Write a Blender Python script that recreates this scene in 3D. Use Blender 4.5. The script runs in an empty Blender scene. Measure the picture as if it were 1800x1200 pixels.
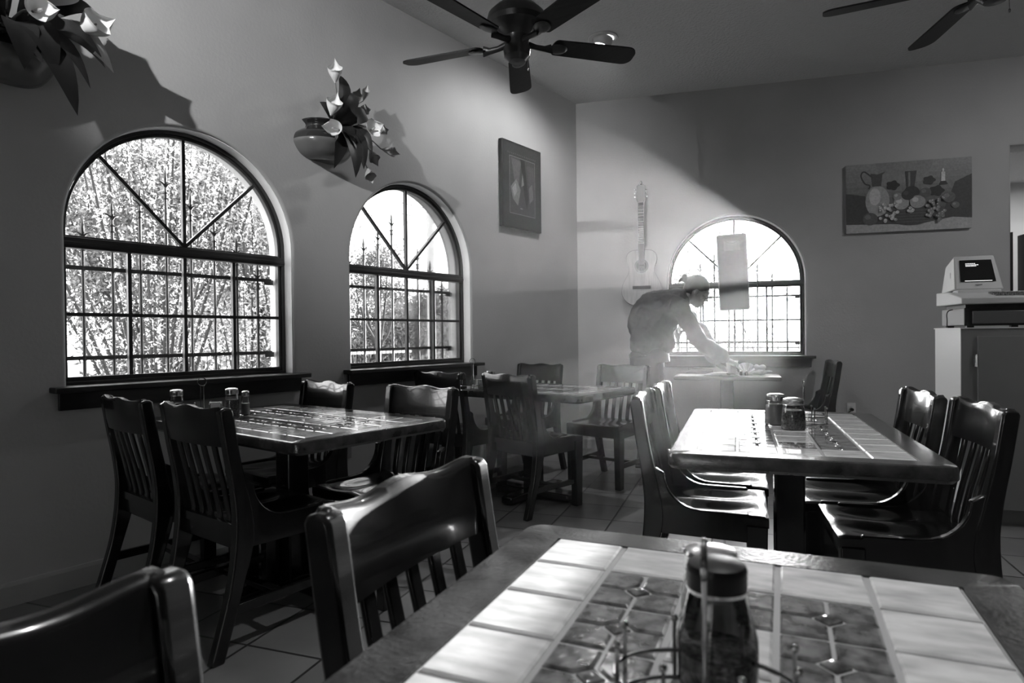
import bpy, bmesh, math, random
from mathutils import Vector, Matrix
random.seed(7)
S = bpy.context.scene
COL = S.collection
PI = math.pi
def R(d): return math.radians(d)

# ------------------------------------------------------------------ camera, exposure, sky, sun
S.view_settings.view_transform = 'Standard'
S.view_settings.look = 'None'
S.view_settings.gamma = 1
S.view_settings.use_curve_mapping = False
S.view_settings.exposure = 0.58
S.cycles.use_denoising = True
S.cycles.caustics_reflective = False
S.cycles.caustics_refractive = False
S.cycles.sample_clamp_indirect = 4.0
S.cycles.max_bounces = 8
S.cycles.transparent_max_bounces = 16
S.cycles.volume_bounces = 0

CAM = Vector((3.335, 0.0, 1.12))
yaw, pitch, roll = R(37.664), R(-0.484), R(-0.636)
fw = Vector((-math.sin(yaw)*math.cos(pitch), math.cos(yaw)*math.cos(pitch), math.sin(pitch)))
r0 = Vector((math.cos(yaw), math.sin(yaw), 0)); u0 = r0.cross(fw)
rt = r0*math.cos(roll) + u0*math.sin(roll)
up = u0*math.cos(roll) - r0*math.sin(roll)
cd = bpy.data.cameras.new('camera'); cam = bpy.data.objects.new('camera', cd); COL.objects.link(cam)
cam.matrix_world = Matrix(((rt.x, up.x, -fw.x, CAM.x), (rt.y, up.y, -fw.y, CAM.y), (rt.z, up.z, -fw.z, CAM.z), (0, 0, 0, 1)))
cd.sensor_width = 36; cd.lens = 1113.0/1800*36; cd.clip_start = 0.02
cd.dof.use_dof = True; cd.dof.focus_distance = 3.4; cd.dof.aperture_fstop = 5.6
S.camera = cam

W = bpy.data.worlds.new('sky'); S.world = W; W.use_nodes = True
bgn = W.node_tree.nodes['Background']

SUN_DIR = Vector((-0.175, 0.981, 0.079)).normalized()
# hazy white sky with a bright aureole round the sun
wt = W.node_tree; wtc = wt.nodes.new('ShaderNodeTexCoord'); wd = wt.nodes.new('ShaderNodeVectorMath'); wd.operation = 'DOT_PRODUCT'
wd.inputs[1].default_value = SUN_DIR
def wmath(op, a, b):
    n = wt.nodes.new('ShaderNodeMath'); n.operation = op
    wt.links.new(a, n.inputs[0]); n.inputs[1].default_value = b; return n.outputs[0]
wt.links.new(wtc.outputs['Generated'], wd.inputs[0])
wt.links.new(wmath('ADD', wmath('MULTIPLY', wmath('POWER', wmath('MAXIMUM', wd.outputs['Value'], 0.0), 30.0), 22.0), 6.5), bgn.inputs[1])
bgn.inputs[0].default_value = (1, 1, 1, 1)
sl = bpy.data.lights.new('sun', 'SUN'); sl.energy = 42.0; sl.angle = R(0.6)
so = bpy.data.objects.new('sun', sl); COL.objects.link(so)
so.rotation_euler = SUN_DIR.to_track_quat('Z', 'Y').to_euler()

def area(name, loc, aim, sx, sy, power):
    l = bpy.data.lights.new(name, 'AREA'); l.shape = 'RECTANGLE'; l.size = sx; l.size_y = sy; l.energy = power
    o = bpy.data.objects.new(name, l); COL.objects.link(o); o.location = loc
    o.rotation_euler = (Vector(aim)-Vector(loc)).to_track_quat('-Z', 'Y').to_euler(); return o
# added fill light behind the camera; no window is built there
area('rear_fill_light', (2.2, -3.05, 1.6), (2.2, 0, 1.6), 1.2, 1.3, 2)

# ------------------------------------------------------------------ materials
def mat(name, base=.5, rough=.5, spec=.5, coat=0, metal=0, emit=0, bump=None, vary=None, coatr=.1):
    m = bpy.data.materials.new(name); m.use_nodes = True
    nt = m.node_tree; b = nt.nodes['Principled BSDF']
    b.inputs['Base Color'].default_value = (base, base, base, 1)
    b.inputs['Roughness'].default_value = rough
    b.inputs['Specular IOR Level'].default_value = spec
    b.inputs['Coat Weight'].default_value = coat
    b.inputs['Coat Roughness'].default_value = coatr
    b.inputs['Metallic'].default_value = metal
    if emit:
        b.inputs['Emission Color'].default_value = (1, 1, 1, 1); b.inputs['Emission Strength'].default_value = emit
    tc = nt.nodes.new('ShaderNodeTexCoord')
    if vary:                                   # (lo, hi, scale, (sx,sy,sz))
        lo, hi, sc, st = vary
        mp = nt.nodes.new('ShaderNodeMapping'); mp.inputs['Scale'].default_value = st
        nz = nt.nodes.new('ShaderNodeTexNoise'); nz.inputs['Scale'].default_value = sc; nz.inputs['Detail'].default_value = 6
        rp = nt.nodes.new('ShaderNodeValToRGB')
        rp.color_ramp.elements[0].position = .35; rp.color_ramp.elements[1].position = .65
        rp.color_ramp.elements[0].color = (lo, lo, lo, 1); rp.color_ramp.elements[1].color = (hi, hi, hi, 1)
        nt.links.new(tc.outputs['Object'], mp.inputs[0]); nt.links.new(mp.outputs[0], nz.inputs['Vector'])
        nt.links.new(nz.outputs['Fac'], rp.inputs[0]); nt.links.new(rp.outputs[0], b.inputs['Base Color'])
    if bump:                                   # (scale, strength, distance)
        nb_ = nt.nodes.new('ShaderNodeTexNoise'); nb_.inputs['Scale'].default_value = bump[0]; nb_.inputs['Detail'].default_value = 5
        bp = nt.nodes.new('ShaderNodeBump'); bp.inputs['Strength'].default_value = bump[1]; bp.inputs['Distance'].default_value = bump[2]
        nt.links.new(tc.outputs['Object'], nb_.inputs['Vector']); nt.links.new(nb_.outputs['Fac'], bp.inputs['Height'])
        nt.links.new(bp.outputs[0], b.inputs['Normal'])
    return m
M = {}
M['wall'] = mat('plaster_paint', .42, .55, .35, bump=(60, .12, .01), vary=(.39, .45, 1.3, (1, 1, 1)))
M['wallout'] = M['wall']
M['ceil'] = mat('textured_ceiling', .75, .8, .2, bump=(45, .7, .02))
M['wood'] = mat('dark_lacquered_wood', .01, .24, .35, coat=.5, coatr=.07, vary=(.004, .012, 9, (1, 6, 1)), bump=(14, .06, .01))
M['twood'] = mat('table_wood', .03, .2, .5, coat=.4, coatr=.1, vary=(.008, .05, 14, (1, 1, 1)), bump=(130, .25, .004))
M['sillwood'] = mat('dark_sill_wood', .012, .35, .5, vary=(.008, .02, 8, (1, 4, 1)))
M['frame'] = mat('dark_window_metal', .03, .4, .5)
M['iron'] = mat('wrought_iron', .03, .5, .5)
M['tile'] = mat('glazed_tile', .7, .14, .5, coat=.8, coatr=.05, vary=(.5, .78, 12, (1, 3, 1)), bump=(18, .05, .01))
M['accent'] = mat('dark_glazed_tile', .12, .16, .5, coat=.8, coatr=.06, vary=(.05, .21, 45, (1, 1, 1)), bump=(60, .09, .01))
M['grout'] = mat('grout', .45, .12, .5, coat=.5)
M['white'] = mat('white_plastic', .75, .4)
M['reveal_light'] = mat('daylit_reveal_tone', .85, .6)  # white tone stands in for outdoor light on the window reveals
M['beige'] = mat('beige_plastic', .72, .42)
M['paper'] = mat('paper', .8, .6)
M['black'] = mat('black_plastic', .01, .4, .25)
M['darkmetal'] = mat('dark_bronze', .015, .3, .6)
M['blade'] = mat('dark_fan_blade', .01, .5, .2, vary=(.006, .014, 6, (1, 8, 1)))
M['steel'] = mat('steel', .6, .25, metal=1)
M['wire'] = mat('caddy_wire', .32, .18, metal=1)
M['lam'] = mat('grey_laminate', .24, .35, .5)
M['lam_lit'] = mat('side_lit_laminate', .82, .4, .5)  # pale tone carries the window light falling on the cabinet side
M['drawer'] = mat('drawer_metal', .12, .3, .6)
M['grey'] = mat('grey_plastic', .22, .4)
M['cream'] = mat('light_stucco', .7, .8)
M['spruce'] = mat('guitar_top_wood', .38, .3, .5, vary=(.34, .42, 8, (8, 1, 1)))
M['guitarside'] = mat('guitar_side_wood', .10, .3)
M['ebony'] = mat('fingerboard_wood', .05, .4)
M['pot'] = mat('glazed_pot', .11, .18, .5, coat=.5)
M['potdark'] = mat('dark_pot_glaze', .02, .15, .5, coat=.5)
M['petal'] = mat('calla_petal', .78, .5)
M['palepetal'] = mat('pale_petal', .42, .5)
M['leafdark'] = mat('dark_fabric_leaf', .02, .5)
M['stem'] = mat('flower_stem', .18, .5)
M['spadix'] = mat('spadix', .35, .6)
M['skin'] = mat('skin', .2, .55)
M['shirt'] = mat('work_shirt', .13, .8, .2, bump=(14, .5, .02), vary=(.11, .15, 5, (1, 1, 1)))
M['trousers'] = mat('dark_trousers', .06, .8, .2)
M['hair'] = mat('dark_hair', .03, .5)
M['shoe'] = mat('shoe_leather', .02, .4)
M['bark'] = mat('bark', .045, .9, .1, bump=(20, .5, .02))
M['screen'] = mat('crt_glass', .01, .12, .5)
M['glow'] = mat('screen_text', .5, .5, emit=1.2)
M['bulb'] = mat('lamp_lens', .9, .4, emit=14)
M['metalwhite'] = mat('white_enamel', .6, .4)
M['ground'] = mat('pale_gravel', .22, .9, .1, vary=(.16, .27, 3, (1, 1, 1)))
M['road'] = mat('pale_asphalt', .15, .9, .1, vary=(.13, .17, 2, (1, 1, 1)))
M['chili'] = mat('chili_flakes', .05, .7, vary=(.05, .28, 160, (1, 1, 1)))
M['salt'] = mat('grated_cheese', .62, .8)
M['cloth'] = mat('white_cloth', .75, .8)
M['sugar'] = mat('sugar_packets', .7, .7)

def leafmat(name, lo, hi, trans=.35):
    m = bpy.data.materials.new(name); m.use_nodes = True; nt = m.node_tree
    for n in list(nt.nodes):
        if n.type != 'OUTPUT_MATERIAL': nt.nodes.remove(n)
    out = nt.nodes['Material Output']
    tc = nt.nodes.new('ShaderNodeTexCoord'); nz = nt.nodes.new('ShaderNodeTexNoise'); nz.inputs['Scale'].default_value = 16
    rp = nt.nodes.new('ShaderNodeValToRGB'); rp.color_ramp.elements[0].position = .38; rp.color_ramp.elements[1].position = .62
    rp.color_ramp.elements[0].color = (lo, lo, lo, 1); rp.color_ramp.elements[1].color = (hi, hi, hi, 1)
    d = nt.nodes.new('ShaderNodeBsdfDiffuse'); t = nt.nodes.new('ShaderNodeBsdfTranslucent'); mx = nt.nodes.new('ShaderNodeMixShader')
    mx.inputs[0].default_value = trans
    nt.links.new(tc.outputs['Object'], nz.inputs['Vector']); nt.links.new(nz.outputs['Fac'], rp.inputs[0])
    nt.links.new(rp.outputs[0], d.inputs[0]); nt.links.new(rp.outputs[0], t.inputs[0])
    nt.links.new(d.outputs[0], mx.inputs[1]); nt.links.new(t.outputs[0], mx.inputs[2]); nt.links.new(mx.outputs[0], out.inputs[0])
    return m
M['oleaf'] = leafmat('ocotillo_leaf', .10, .7)
M['tleaf'] = leafmat('tree_leaf', .05, .22)
M['pleaf'] = leafmat('pale_tree_leaf', .12, .42)
M['grass'] = leafmat('grass_blade', .03, .1)

def glassmat(name, tint=1.0, refl=1.0):
    m = bpy.data.materials.new(name); m.use_nodes = True; nt = m.node_tree
    for n in list(nt.nodes):
        if n.type != 'OUTPUT_MATERIAL': nt.nodes.remove(n)
    out = nt.nodes['Material Output']
    t = nt.nodes.new('ShaderNodeBsdfTransparent'); t.inputs[0].default_value = (tint, tint, tint, 1)
    g = nt.nodes.new('ShaderNodeBsdfGlossy'); g.inputs['Roughness'].default_value = .03
    fr = nt.nodes.new('ShaderNodeFresnel'); fr.inputs[0].default_value = 1.45
    mu = nt.nodes.new('ShaderNodeMath'); mu.operation = 'MULTIPLY'; mu.inputs[1].default_value = refl
    mx = nt.nodes.new('ShaderNodeMixShader')
    nt.links.new(fr.outputs[0], mu.inputs[0]); nt.links.new(mu.outputs[0], mx.inputs[0])
    nt.links.new(t.outputs[0], mx.inputs[1]); nt.links.new(g.outputs[0], mx.inputs[2]); nt.links.new(mx.outputs[0], out.inputs[0])
    return m
M['pane'] = glassmat('window_glass', .97, .8)
M['jar'] = glassmat('jar_glass', .9, 2.0)

def colmat(name, rough):
    m = bpy.data.materials.new(name); m.use_nodes = True; nt = m.node_tree; b = nt.nodes['Principled BSDF']
    a = nt.nodes.new('ShaderNodeVertexColor'); a.layer_name = 'Col'
    tc = nt.nodes.new('ShaderNodeTexCoord'); nz = nt.nodes.new('ShaderNodeTexNoise'); nz.inputs['Scale'].default_value = 60
    mr = nt.nodes.new('ShaderNodeMapRange'); mr.inputs['To Min'].default_value = .65; mr.inputs['To Max'].default_value = 1.35
    mu = nt.nodes.new('ShaderNodeVectorMath'); mu.operation = 'SCALE'
    nt.links.new(tc.outputs['Object'], nz.inputs['Vector']); nt.links.new(nz.outputs['Fac'], mr.inputs['Value'])
    nt.links.new(a.outputs[0], mu.inputs[0]); nt.links.new(mr.outputs[0], mu.inputs['Scale'])
    nt.links.new(mu.outputs[0], b.inputs['Base Color']); b.inputs['Roughness'].default_value = rough; b.inputs['Specular IOR Level'].default_value = .15
    return m
M['art'] = colmat('printed_artwork', .45)

# floor: square clay tiles with dark joints
def floormat():
    m = mat('clay_floor_tile', .2, .3, .5); nt = m.node_tree; b = nt.nodes['Principled BSDF']
    tc = nt.nodes.new('ShaderNodeTexCoord'); mp = nt.nodes.new('ShaderNodeMapping')
    mp.inputs['Rotation'].default_value = (0, 0, R(-18)); mp.inputs['Location'].default_value = (.155, .161, 0)
    br = nt.nodes.new('ShaderNodeTexBrick'); br.offset = 0; br.inputs['Scale'].default_value = 1
    br.inputs['Brick Width'].default_value = .325; br.inputs['Row Height'].default_value = .325; br.inputs['Mortar Size'].default_value = .006
    br.inputs['Mortar Smooth'].default_value = .2
    br.inputs['Color1'].default_value = (.17,)*3+(1,); br.inputs['Color2'].default_value = (.24,)*3+(1,); br.inputs['Mortar'].default_value = (.04,)*3+(1,)
    nz = nt.nodes.new('ShaderNodeTexNoise'); nz.inputs['Scale'].default_value = 5; nz.inputs['Detail'].default_value = 6
    mr = nt.nodes.new('ShaderNodeMapRange'); mr.inputs['To Min'].default_value = .7; mr.inputs['To Max'].default_value = 1.3
    mu = nt.nodes.new('ShaderNodeVectorMath'); mu.operation = 'SCALE'
    bp = nt.nodes.new('ShaderNodeBump'); bp.inputs['Strength'].default_value = .5; bp.inputs['Distance'].default_value = .005; bp.invert = True
    nt.links.new(tc.outputs['Object'], mp.inputs[0]); nt.links.new(mp.outputs[0], br.inputs['Vector'])
    nt.links.new(tc.outputs['Object'], nz.inputs['Vector']); nt.links.new(nz.outputs['Fac'], mr.inputs['Value'])
    nt.links.new(br.outputs['Color'], mu.inputs[0]); nt.links.new(mr.outputs[0], mu.inputs['Scale'])
    nt.links.new(mu.outputs[0], b.inputs['Base Color']); nt.links.new(br.outputs['Fac'], bp.inputs['Height']); nt.links.new(bp.outputs[0], b.inputs['Normal'])
    return m
M['floor'] = floormat()

# ------------------------------------------------------------------ mesh helpers
class MB:
    def __init__(s): s.bm = bmesh.new(); s.mi = 0
    def face(s, vs):
        try:
            f = s.bm.faces.new(vs); f.material_index = s.mi; return f
        except ValueError: return None
    def v(s, p): return s.bm.verts.new(p)
    def box(s, c, d, rot=None, taper=1.0):
        x, y, z = (k/2 for k in d); P = []
        for sz in (-1, 1):
            t = taper if sz < 0 else 1
            for sx, sy in ((-1, -1), (1, -1), (1, 1), (-1, 1)):
                p = Vector((sx*x*t, sy*y*t, sz*z))
                if rot: p = rot @ p
                P.append(s.v(p+Vector(c)))
        for q in ((3, 2, 1, 0), (4, 5, 6, 7), (0, 1, 5, 4), (1, 2, 6, 5), (2, 3, 7, 6), (3, 0, 4, 7)): s.face([P[i] for i in q])
        return s
    def tube(s, pts, r, n=8, close=False, cap=True, squash=None):
        pts = [Vector(p) for p in pts]; N = len(pts)
        rr = r if isinstance(r, (list, tuple)) else [r]*N
        rings = []; prev = None
        for i, p in enumerate(pts):
            a = pts[(i-1) % N] if (close or i > 0) else p
            b = pts[(i+1) % N] if (close or i < N-1) else p
            t = (b-a)
            if t.length < 1e-9: t = Vector((0, 0, 1))
            t.normalize()
            if prev is None:
                ref = Vector((0, 0, 1)) if abs(t.z) < .9 else Vector((1, 0, 0))
                nx = ref.cross(t).normalized()
            else:
                nx = prev - t*prev.dot(t)
                nx = nx.normalized() if nx.length > 1e-6 else Vector((1, 0, 0))
            prev = nx; ny = t.cross(nx)
            q = rr[i]; qa, qb = q if isinstance(q, (list, tuple)) else (q, q)
            rings.append([s.v(p+nx*math.cos(2*PI*k/n)*qa+ny*math.sin(2*PI*k/n)*qb) for k in range(n)])
        for i in range(N if close else N-1):
            A, B = rings[i], rings[(i+1) % N]
            for k in range(n): s.face((A[k], A[(k+1) % n], B[(k+1) % n], B[k]))
        if cap and not close: s.face(rings[0][::-1]); s.face(rings[-1])
        return s
    def lathe(s, prof, n=24, c=(0, 0, 0), mtx=None, arc=(0, 2*PI), capb=False, capt=False):
        rings = []; full = abs(arc[1]-arc[0]-2*PI) < 1e-6
        cnt = n if full else n+1
        for r, z in prof:
            ring = []
            for k in range(cnt):
                a = arc[0]+(arc[1]-arc[0])*k/n
                p = Vector((r*math.cos(a), r*math.sin(a), z))
                if mtx: p = mtx @ p
                ring.append(s.v(p+Vector(c)))
            rings.append(ring)
        for A, B in zip(rings, rings[1:]):
            for k in range(n):
                k2 = (k+1) % cnt; s.face((A[k], A[k2], B[k2], B[k]))
        if capb: s.face(rings[0][::-1])
        if capt: s.face(rings[-1])
        return s
    def prism(s, poly, h0, h1, f=lambda a, b, h: (a, b, h)):
        A = [s.v(f(a, b, h0)) for a, b in poly]; B = [s.v(f(a, b, h1)) for a, b in poly]
        n = len(poly); s.face(A[::-1]); s.face(B)
        for k in range(n): s.face((A[k], A[(k+1) % n], B[(k+1) % n], B[k]))
        return s
    def ring(s, outer, inner, h0, h1, f=lambda a, b, h: (a, b, h), close=True):
        n = len(outer)
        Q = [[s.v(f(a, b, h)) for a, b in P] for P in (outer, inner) for h in (h0, h1)]   # o0 o1 i0 i1
        o0, o1, i0, i1 = Q
        for k in range(n if close else n-1):
            j = (k+1) % n
            s.face((o1[k], o1[j], i1[j], i1[k])); s.face((i0[k], i0[j], o0[j], o0[k]))
            s.face((o0[k], o0[j], o1[j], o1[k])); s.face((i1[k], i1[j], i0[j], i0[k]))
        if not close:
            s.face((o0[0], o1[0], i1[0], i0[0])); s.face((i0[-1], i1[-1], o1[-1], o0[-1]))
        return s
    def ell(s, c, r, n=12, m=8, mtx=None):
        rings = []
        for i in range(1, m):
            th = PI*i/m; ring = []
            for k in range(n):
                a = 2*PI*k/n
                p = Vector((math.sin(th)*math.cos(a)*r[0], math.sin(th)*math.sin(a)*r[1], -math.cos(th)*r[2]))
                if mtx: p = mtx @ p
                ring.append(s.v(p+Vector(c)))
            rings.append(ring)
        b = Vector((0, 0, -r[2])); t = Vector((0, 0, r[2]))
        if mtx: b = mtx @ b; t = mtx @ t
        b = s.v(b+Vector(c)); t = s.v(t+Vector(c))
        for A, B in zip(rings, rings[1:]):
            for k in range(n): s.face((A[k], A[(k+1) % n], B[(k+1) % n], B[k]))
        for k in range(n):
            s.face((b, rings[0][(k+1) % n], rings[0][k])); s.face((t, rings[-1][k], rings[-1][(k+1) % n]))
        return s
    def grid(s, fn, nu, nv, closeu=False):
        G = [[s.v(fn(i/nu, j/nv)) for j in range(nv+1)] for i in range(nu if closeu else nu+1)]
        for i in range(nu):
            for j in range(nv):
                A = G[i]; B = G[(i+1) % len(G)]
                s.face((A[j], B[j], B[j+1], A[j+1]))
        return s
    def mesh(s, name, mats, smooth=35, xf=None, fixn=True):
        if xf is not None: s.bm.transform(xf)
        if fixn: bmesh.ops.recalc_face_normals(s.bm, faces=s.bm.faces[:])
        me = bpy.data.meshes.new(name); s.bm.to_mesh(me); s.bm.free()
        for m in (mats if isinstance(mats, (list, tuple)) else [mats]): me.materials.append(m)
        if smooth:
            me.polygons.foreach_set('use_smooth', [True]*len(me.polygons)); me.set_sharp_from_angle(angle=R(smooth))
        return me
    def build(s, name, mats, parent=None, smooth=35, bevel=0, loc=None, rz=None, xf=None, fixn=True):
        me = s.mesh(name, mats, smooth, xf, fixn)
        o = bpy.data.objects.new(name, me); COL.objects.link(o)
        if parent is not None: o.parent = parent
        if loc is not None: o.location = loc
        if rz is not None: o.rotation_euler.z = rz
        if bevel:
            b = o.modifiers.new('bevel', 'BEVEL'); b.width = bevel; b.segments = 2; b.limit_method = 'ANGLE'; b.angle_limit = R(40)
        return o
def tag(o, label, cat, group=None):
    o['label'] = label; o['category'] = cat
    if group: o['group'] = group
    return o
def thing(name, label, cat, loc=(0, 0, 0), rz=0, group=None, mtx=None):
    o = bpy.data.objects.new(name, None); COL.objects.link(o); o.empty_display_size = .05
    if mtx is not None: o.matrix_world = mtx
    else: o.location = loc; o.rotation_euler = (0, 0, rz)
    return tag(o, label, cat, group)
def struct(o): o['kind'] = 'structure'; return o
def dup(root, loc, rz, label, group=None):
    r = root.copy(); COL.objects.link(r); r.location = loc; r.rotation_euler = (0, 0, rz); r['label'] = label
    if group: r['group'] = group
    for ch in list(root.children):
        c = ch.copy(); COL.objects.link(c); c.parent = r
        for g in list(ch.children):
            d = g.copy(); COL.objects.link(d); d.parent = c
    return r
def catmull(pts, n):
    P = [Vector(p) for p in pts]; out = []
    for i in range(len(P)-1):
        a = P[max(i-1, 0)]; b = P[i]; c = P[i+1]; d = P[min(i+2, len(P)-1)]
        for k in range(n):
            t = k/n; out.append(.5*((2*b)+(c-a)*t+(2*a-5*b+4*c-d)*t*t+(3*b-a-3*c+d)*t**3))
    out.append(P[-1]); return out

# wall frames: (a along the wall, z up, c into the room)
PHI = R(67.5)
DB = Vector((math.sin(PHI), math.cos(PHI), 0)); NB = Vector((math.cos(PHI), -math.sin(PHI), 0))
YC = 5.4015
def frame(origin, a, c):
    return Matrix(((a.x, 0, c.x, origin[0]), (a.y, 0, c.y, origin[1]), (0, 1, 0, 0), (0, 0, 0, 1)))
LEFT = frame((0, 0), Vector((0, 1, 0)), Vector((1, 0, 0)))
BACK = frame((0, YC), DB, NB)
CEIL = 3.42
TH = .26

# ------------------------------------------------------------------ room shell
def arch(cx, half, z0, spring, n=40):
    pts = [(cx-half, z0), (cx+half, z0)]
    pts += [(cx+half*math.cos(PI*k/n), spring+half*math.sin(PI*k/n)) for k in range(n+1)]
    return pts
def wall_with_holes(name, outline, holes, xf, th=TH, bev=.014):
    cu = bpy.data.curves.new(name, 'CURVE'); cu.dimensions = '2D'; cu.fill_mode = 'BOTH'
    cu.extrude = th/2-bev; cu.bevel_depth = bev; cu.bevel_resolution = 3; cu.offset = -bev
    for P in [outline]+holes:
        sp = cu.splines.new('POLY'); sp.points.add(len(P)-1); sp.use_cyclic_u = True
        for q, (a, b) in zip(sp.points, P): q.co = (a, b, 0, 1)
    o = bpy.data.objects.new(name+'_outline', cu); COL.objects.link(o)
    dg = bpy.context.evaluated_depsgraph_get()
    me = bpy.data.meshes.new_from_object(o.evaluated_get(dg)); bpy.data.objects.remove(o)
    me.transform(Matrix.Translation((0, 0, -th/2))); me.transform(xf)
    me.materials.clear(); me.materials.append(M['wall'])
    me.polygons.foreach_set('use_smooth', [True]*len(me.polygons)); me.set_sharp_from_angle(angle=R(40))
    w = bpy.data.objects.new(name, me); COL.objects.link(w); return struct(w)
WIN1, WIN2, WIN3 = (1.612, .583), (3.207, .593), (1.485, .612)
SILLZ, SPR = .915, 1.635
wall_with_holes('wall_left', [(-3.26, -.2), (5.6, -.2), (5.6, CEIL+.1), (-3.26, CEIL+.1)],
                [arch(WIN1[0], WIN1[1], SILLZ-.03, SPR), arch(WIN2[0], WIN2[1], SILLZ-.03, SPR)], LEFT)
OPEN0, OPEN1 = 3.688, 5.3
wall_with_holes('wall_back', [(-.3, -.2), (OPEN0, -.2), (OPEN0, 2.68), (OPEN1, 2.68), (OPEN1, -.2), (8.2, -.2), (8.2, CEIL+.1), (-.3, CEIL+.1)],
                [arch(WIN3[0], WIN3[1], SILLZ-.03, SPR-.012)], BACK)
far = BACK @ Vector((8, 0, 0))
struct(MB().prism([(-.05, -3.05), (7.6, -3.05), (7.6, far.y+1.8), (2.6, far.y+1.8), (2.6, 6.55), (-.05, 5.43)], -.1, 0).build('floor', M['floor'], smooth=0))
struct(MB().prism([(-.2, -3.2), (7.7, -3.2), (7.7, 8.6), (7.3, 8.45), (-.2, 5.33)], CEIL, CEIL+.1).build('ceiling', M['ceil'], smooth=0))
struct(MB().box((3.7, -3.2, 1.7), (8.2, .2, 3.6)).build('wall_rear', M['wall'], smooth=0))
struct(MB().box((7.5, 2.9, 1.7), (.2, 12.2, 3.6)).build('wall_right', M['wall'], smooth=0))
# the room beyond the opening
def bbox(name, a0, a1, z0, z1, c0, c1, m):
    return MB().box(((a0+a1)/2, (z0+z1)/2, (c0+c1)/2), (a1-a0, z1-z0, c1-c0), ).build(name, m, xf=BACK, smooth=0)
struct(bbox('wall_far_room', 3.2, 6.4, 0, 2.72, -1.9, -1.8, M['cream']))
struct(bbox('wall_far_room_side', 6.3, 6.4, 0, 2.72, -1.8, -.26, M['cream']))
struct(bbox('wall_far_room_end', 3.2, 3.3, 0, 2.72, -1.8, -.26, M['cream']))
struct(bbox('ceiling_far_room', 3.2, 6.4, 2.72, 2.8, -1.9, -.26, M['ceil']))
area('far_room_lamp', BACK @ Vector((4.6, 2.66, -.9)), BACK @ Vector((4.6, 0, -.9)), .9, .4, 9)

# baseboards and trim
def base(name, xf, a0, a1):
    return struct(MB().prism([(0, 0), (.018, 0), (.018, .085), (.012, .1), (0, .1)], a0, a1, lambda c, z, a: (a, z, c)).build(name, M['wall'], xf=xf, smooth=0))
base('baseboard_left', LEFT, -3, YC-.01)
base('baseboard_back', BACK, .01, OPEN0-.02)

# ------------------------------------------------------------------ windows
def ltube(mb, pts, r, n=6): mb.tube(pts, r, n)
def window(idx, cx, half, spr, xf, bars0):
    w = bpy.data.objects.new('window_%d' % idx, None); COL.objects.link(w); w.matrix_world = xf @ Matrix.Translation((cx, 0, 0)); struct(w)
    z0 = SILLZ
    C0, C1 = -.145, -.085
    f = MB()
    h = half+.004
    f.ring(arch(0, h, z0, spr), arch(0, h-.026, z0+.016, spr), C0, C1)
    f.ring(arch(0, h-.026, z0+.016, spr), arch(0, h-.042, z0+.036, spr), C0+.012, C1-.012)
    f.build('window_frame', M['frame'], w, bevel=.003)
    mr = MB(); mr.box((0, 1.579, -.108), (2*half-.02, .05, .055)); mr.box((0, 1.609, -.118), (2*half-.06, .012, .03)); mr.box((0, 1.575, -.079), (2*half-.02, .016, .008))
    mr.build('window_rail', M['frame'], w, bevel=.002)
    g = MB()
    for x in (-.5, 0, .5): g.box((x*(half-.04), (z0+1.56)/2+.01, -.115), (.017, 1.56-z0-.03, .022))
    g.box((0, 1.245, -.115), (2*half-.07, .017, .02))
    rad = half-.03
    zc = 1.612
    for ang in (45, 90, 135):
        dz = spr-zc; s_, c_ = math.sin(R(ang)), math.cos(R(ang))
        L = dz*s_+math.sqrt(rad*rad-(dz*c_)**2)
        m = Matrix.Rotation(R(ang), 3, 'Z')
        g.box((c_*L/2, zc+s_*L/2, -.115), (L, .017, .022), m)
    g.build('muntin', M['frame'], w)
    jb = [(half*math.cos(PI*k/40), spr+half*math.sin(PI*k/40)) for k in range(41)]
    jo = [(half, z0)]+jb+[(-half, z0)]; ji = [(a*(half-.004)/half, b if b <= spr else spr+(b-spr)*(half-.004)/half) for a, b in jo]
    MB().ring(jo, ji, -.084, -.014, close=False).build('reveal_light_liner', M['reveal_light'], w, smooth=50)  # added liner whose white colour paints daylight onto the reveal
    p = MB(); P = arch(0, half-.01, z0+.01, spr); p.prism(P, -.12, -.116); p.build('glass_pane', M['pane'], w, smooth=0)
    s = MB(); s.box((0, z0-.013, -.02), (2*half+.13, .026, .2)); s.build('sill', M['sillwood'], w, bevel=.005)
    s = MB(); s.box((0, z0-.066, .012), (2*half+.07, .08, .02)); s.build('sill_apron', M['sillwood'], w, bevel=.004)
    return w
window(1, WIN1[0], WIN1[1], SPR, LEFT, 0)
window(2, WIN2[0], WIN2[1], SPR, LEFT, 0)
window(3, WIN3[0], WIN3[1], SPR-.012, BACK, 0)

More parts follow.
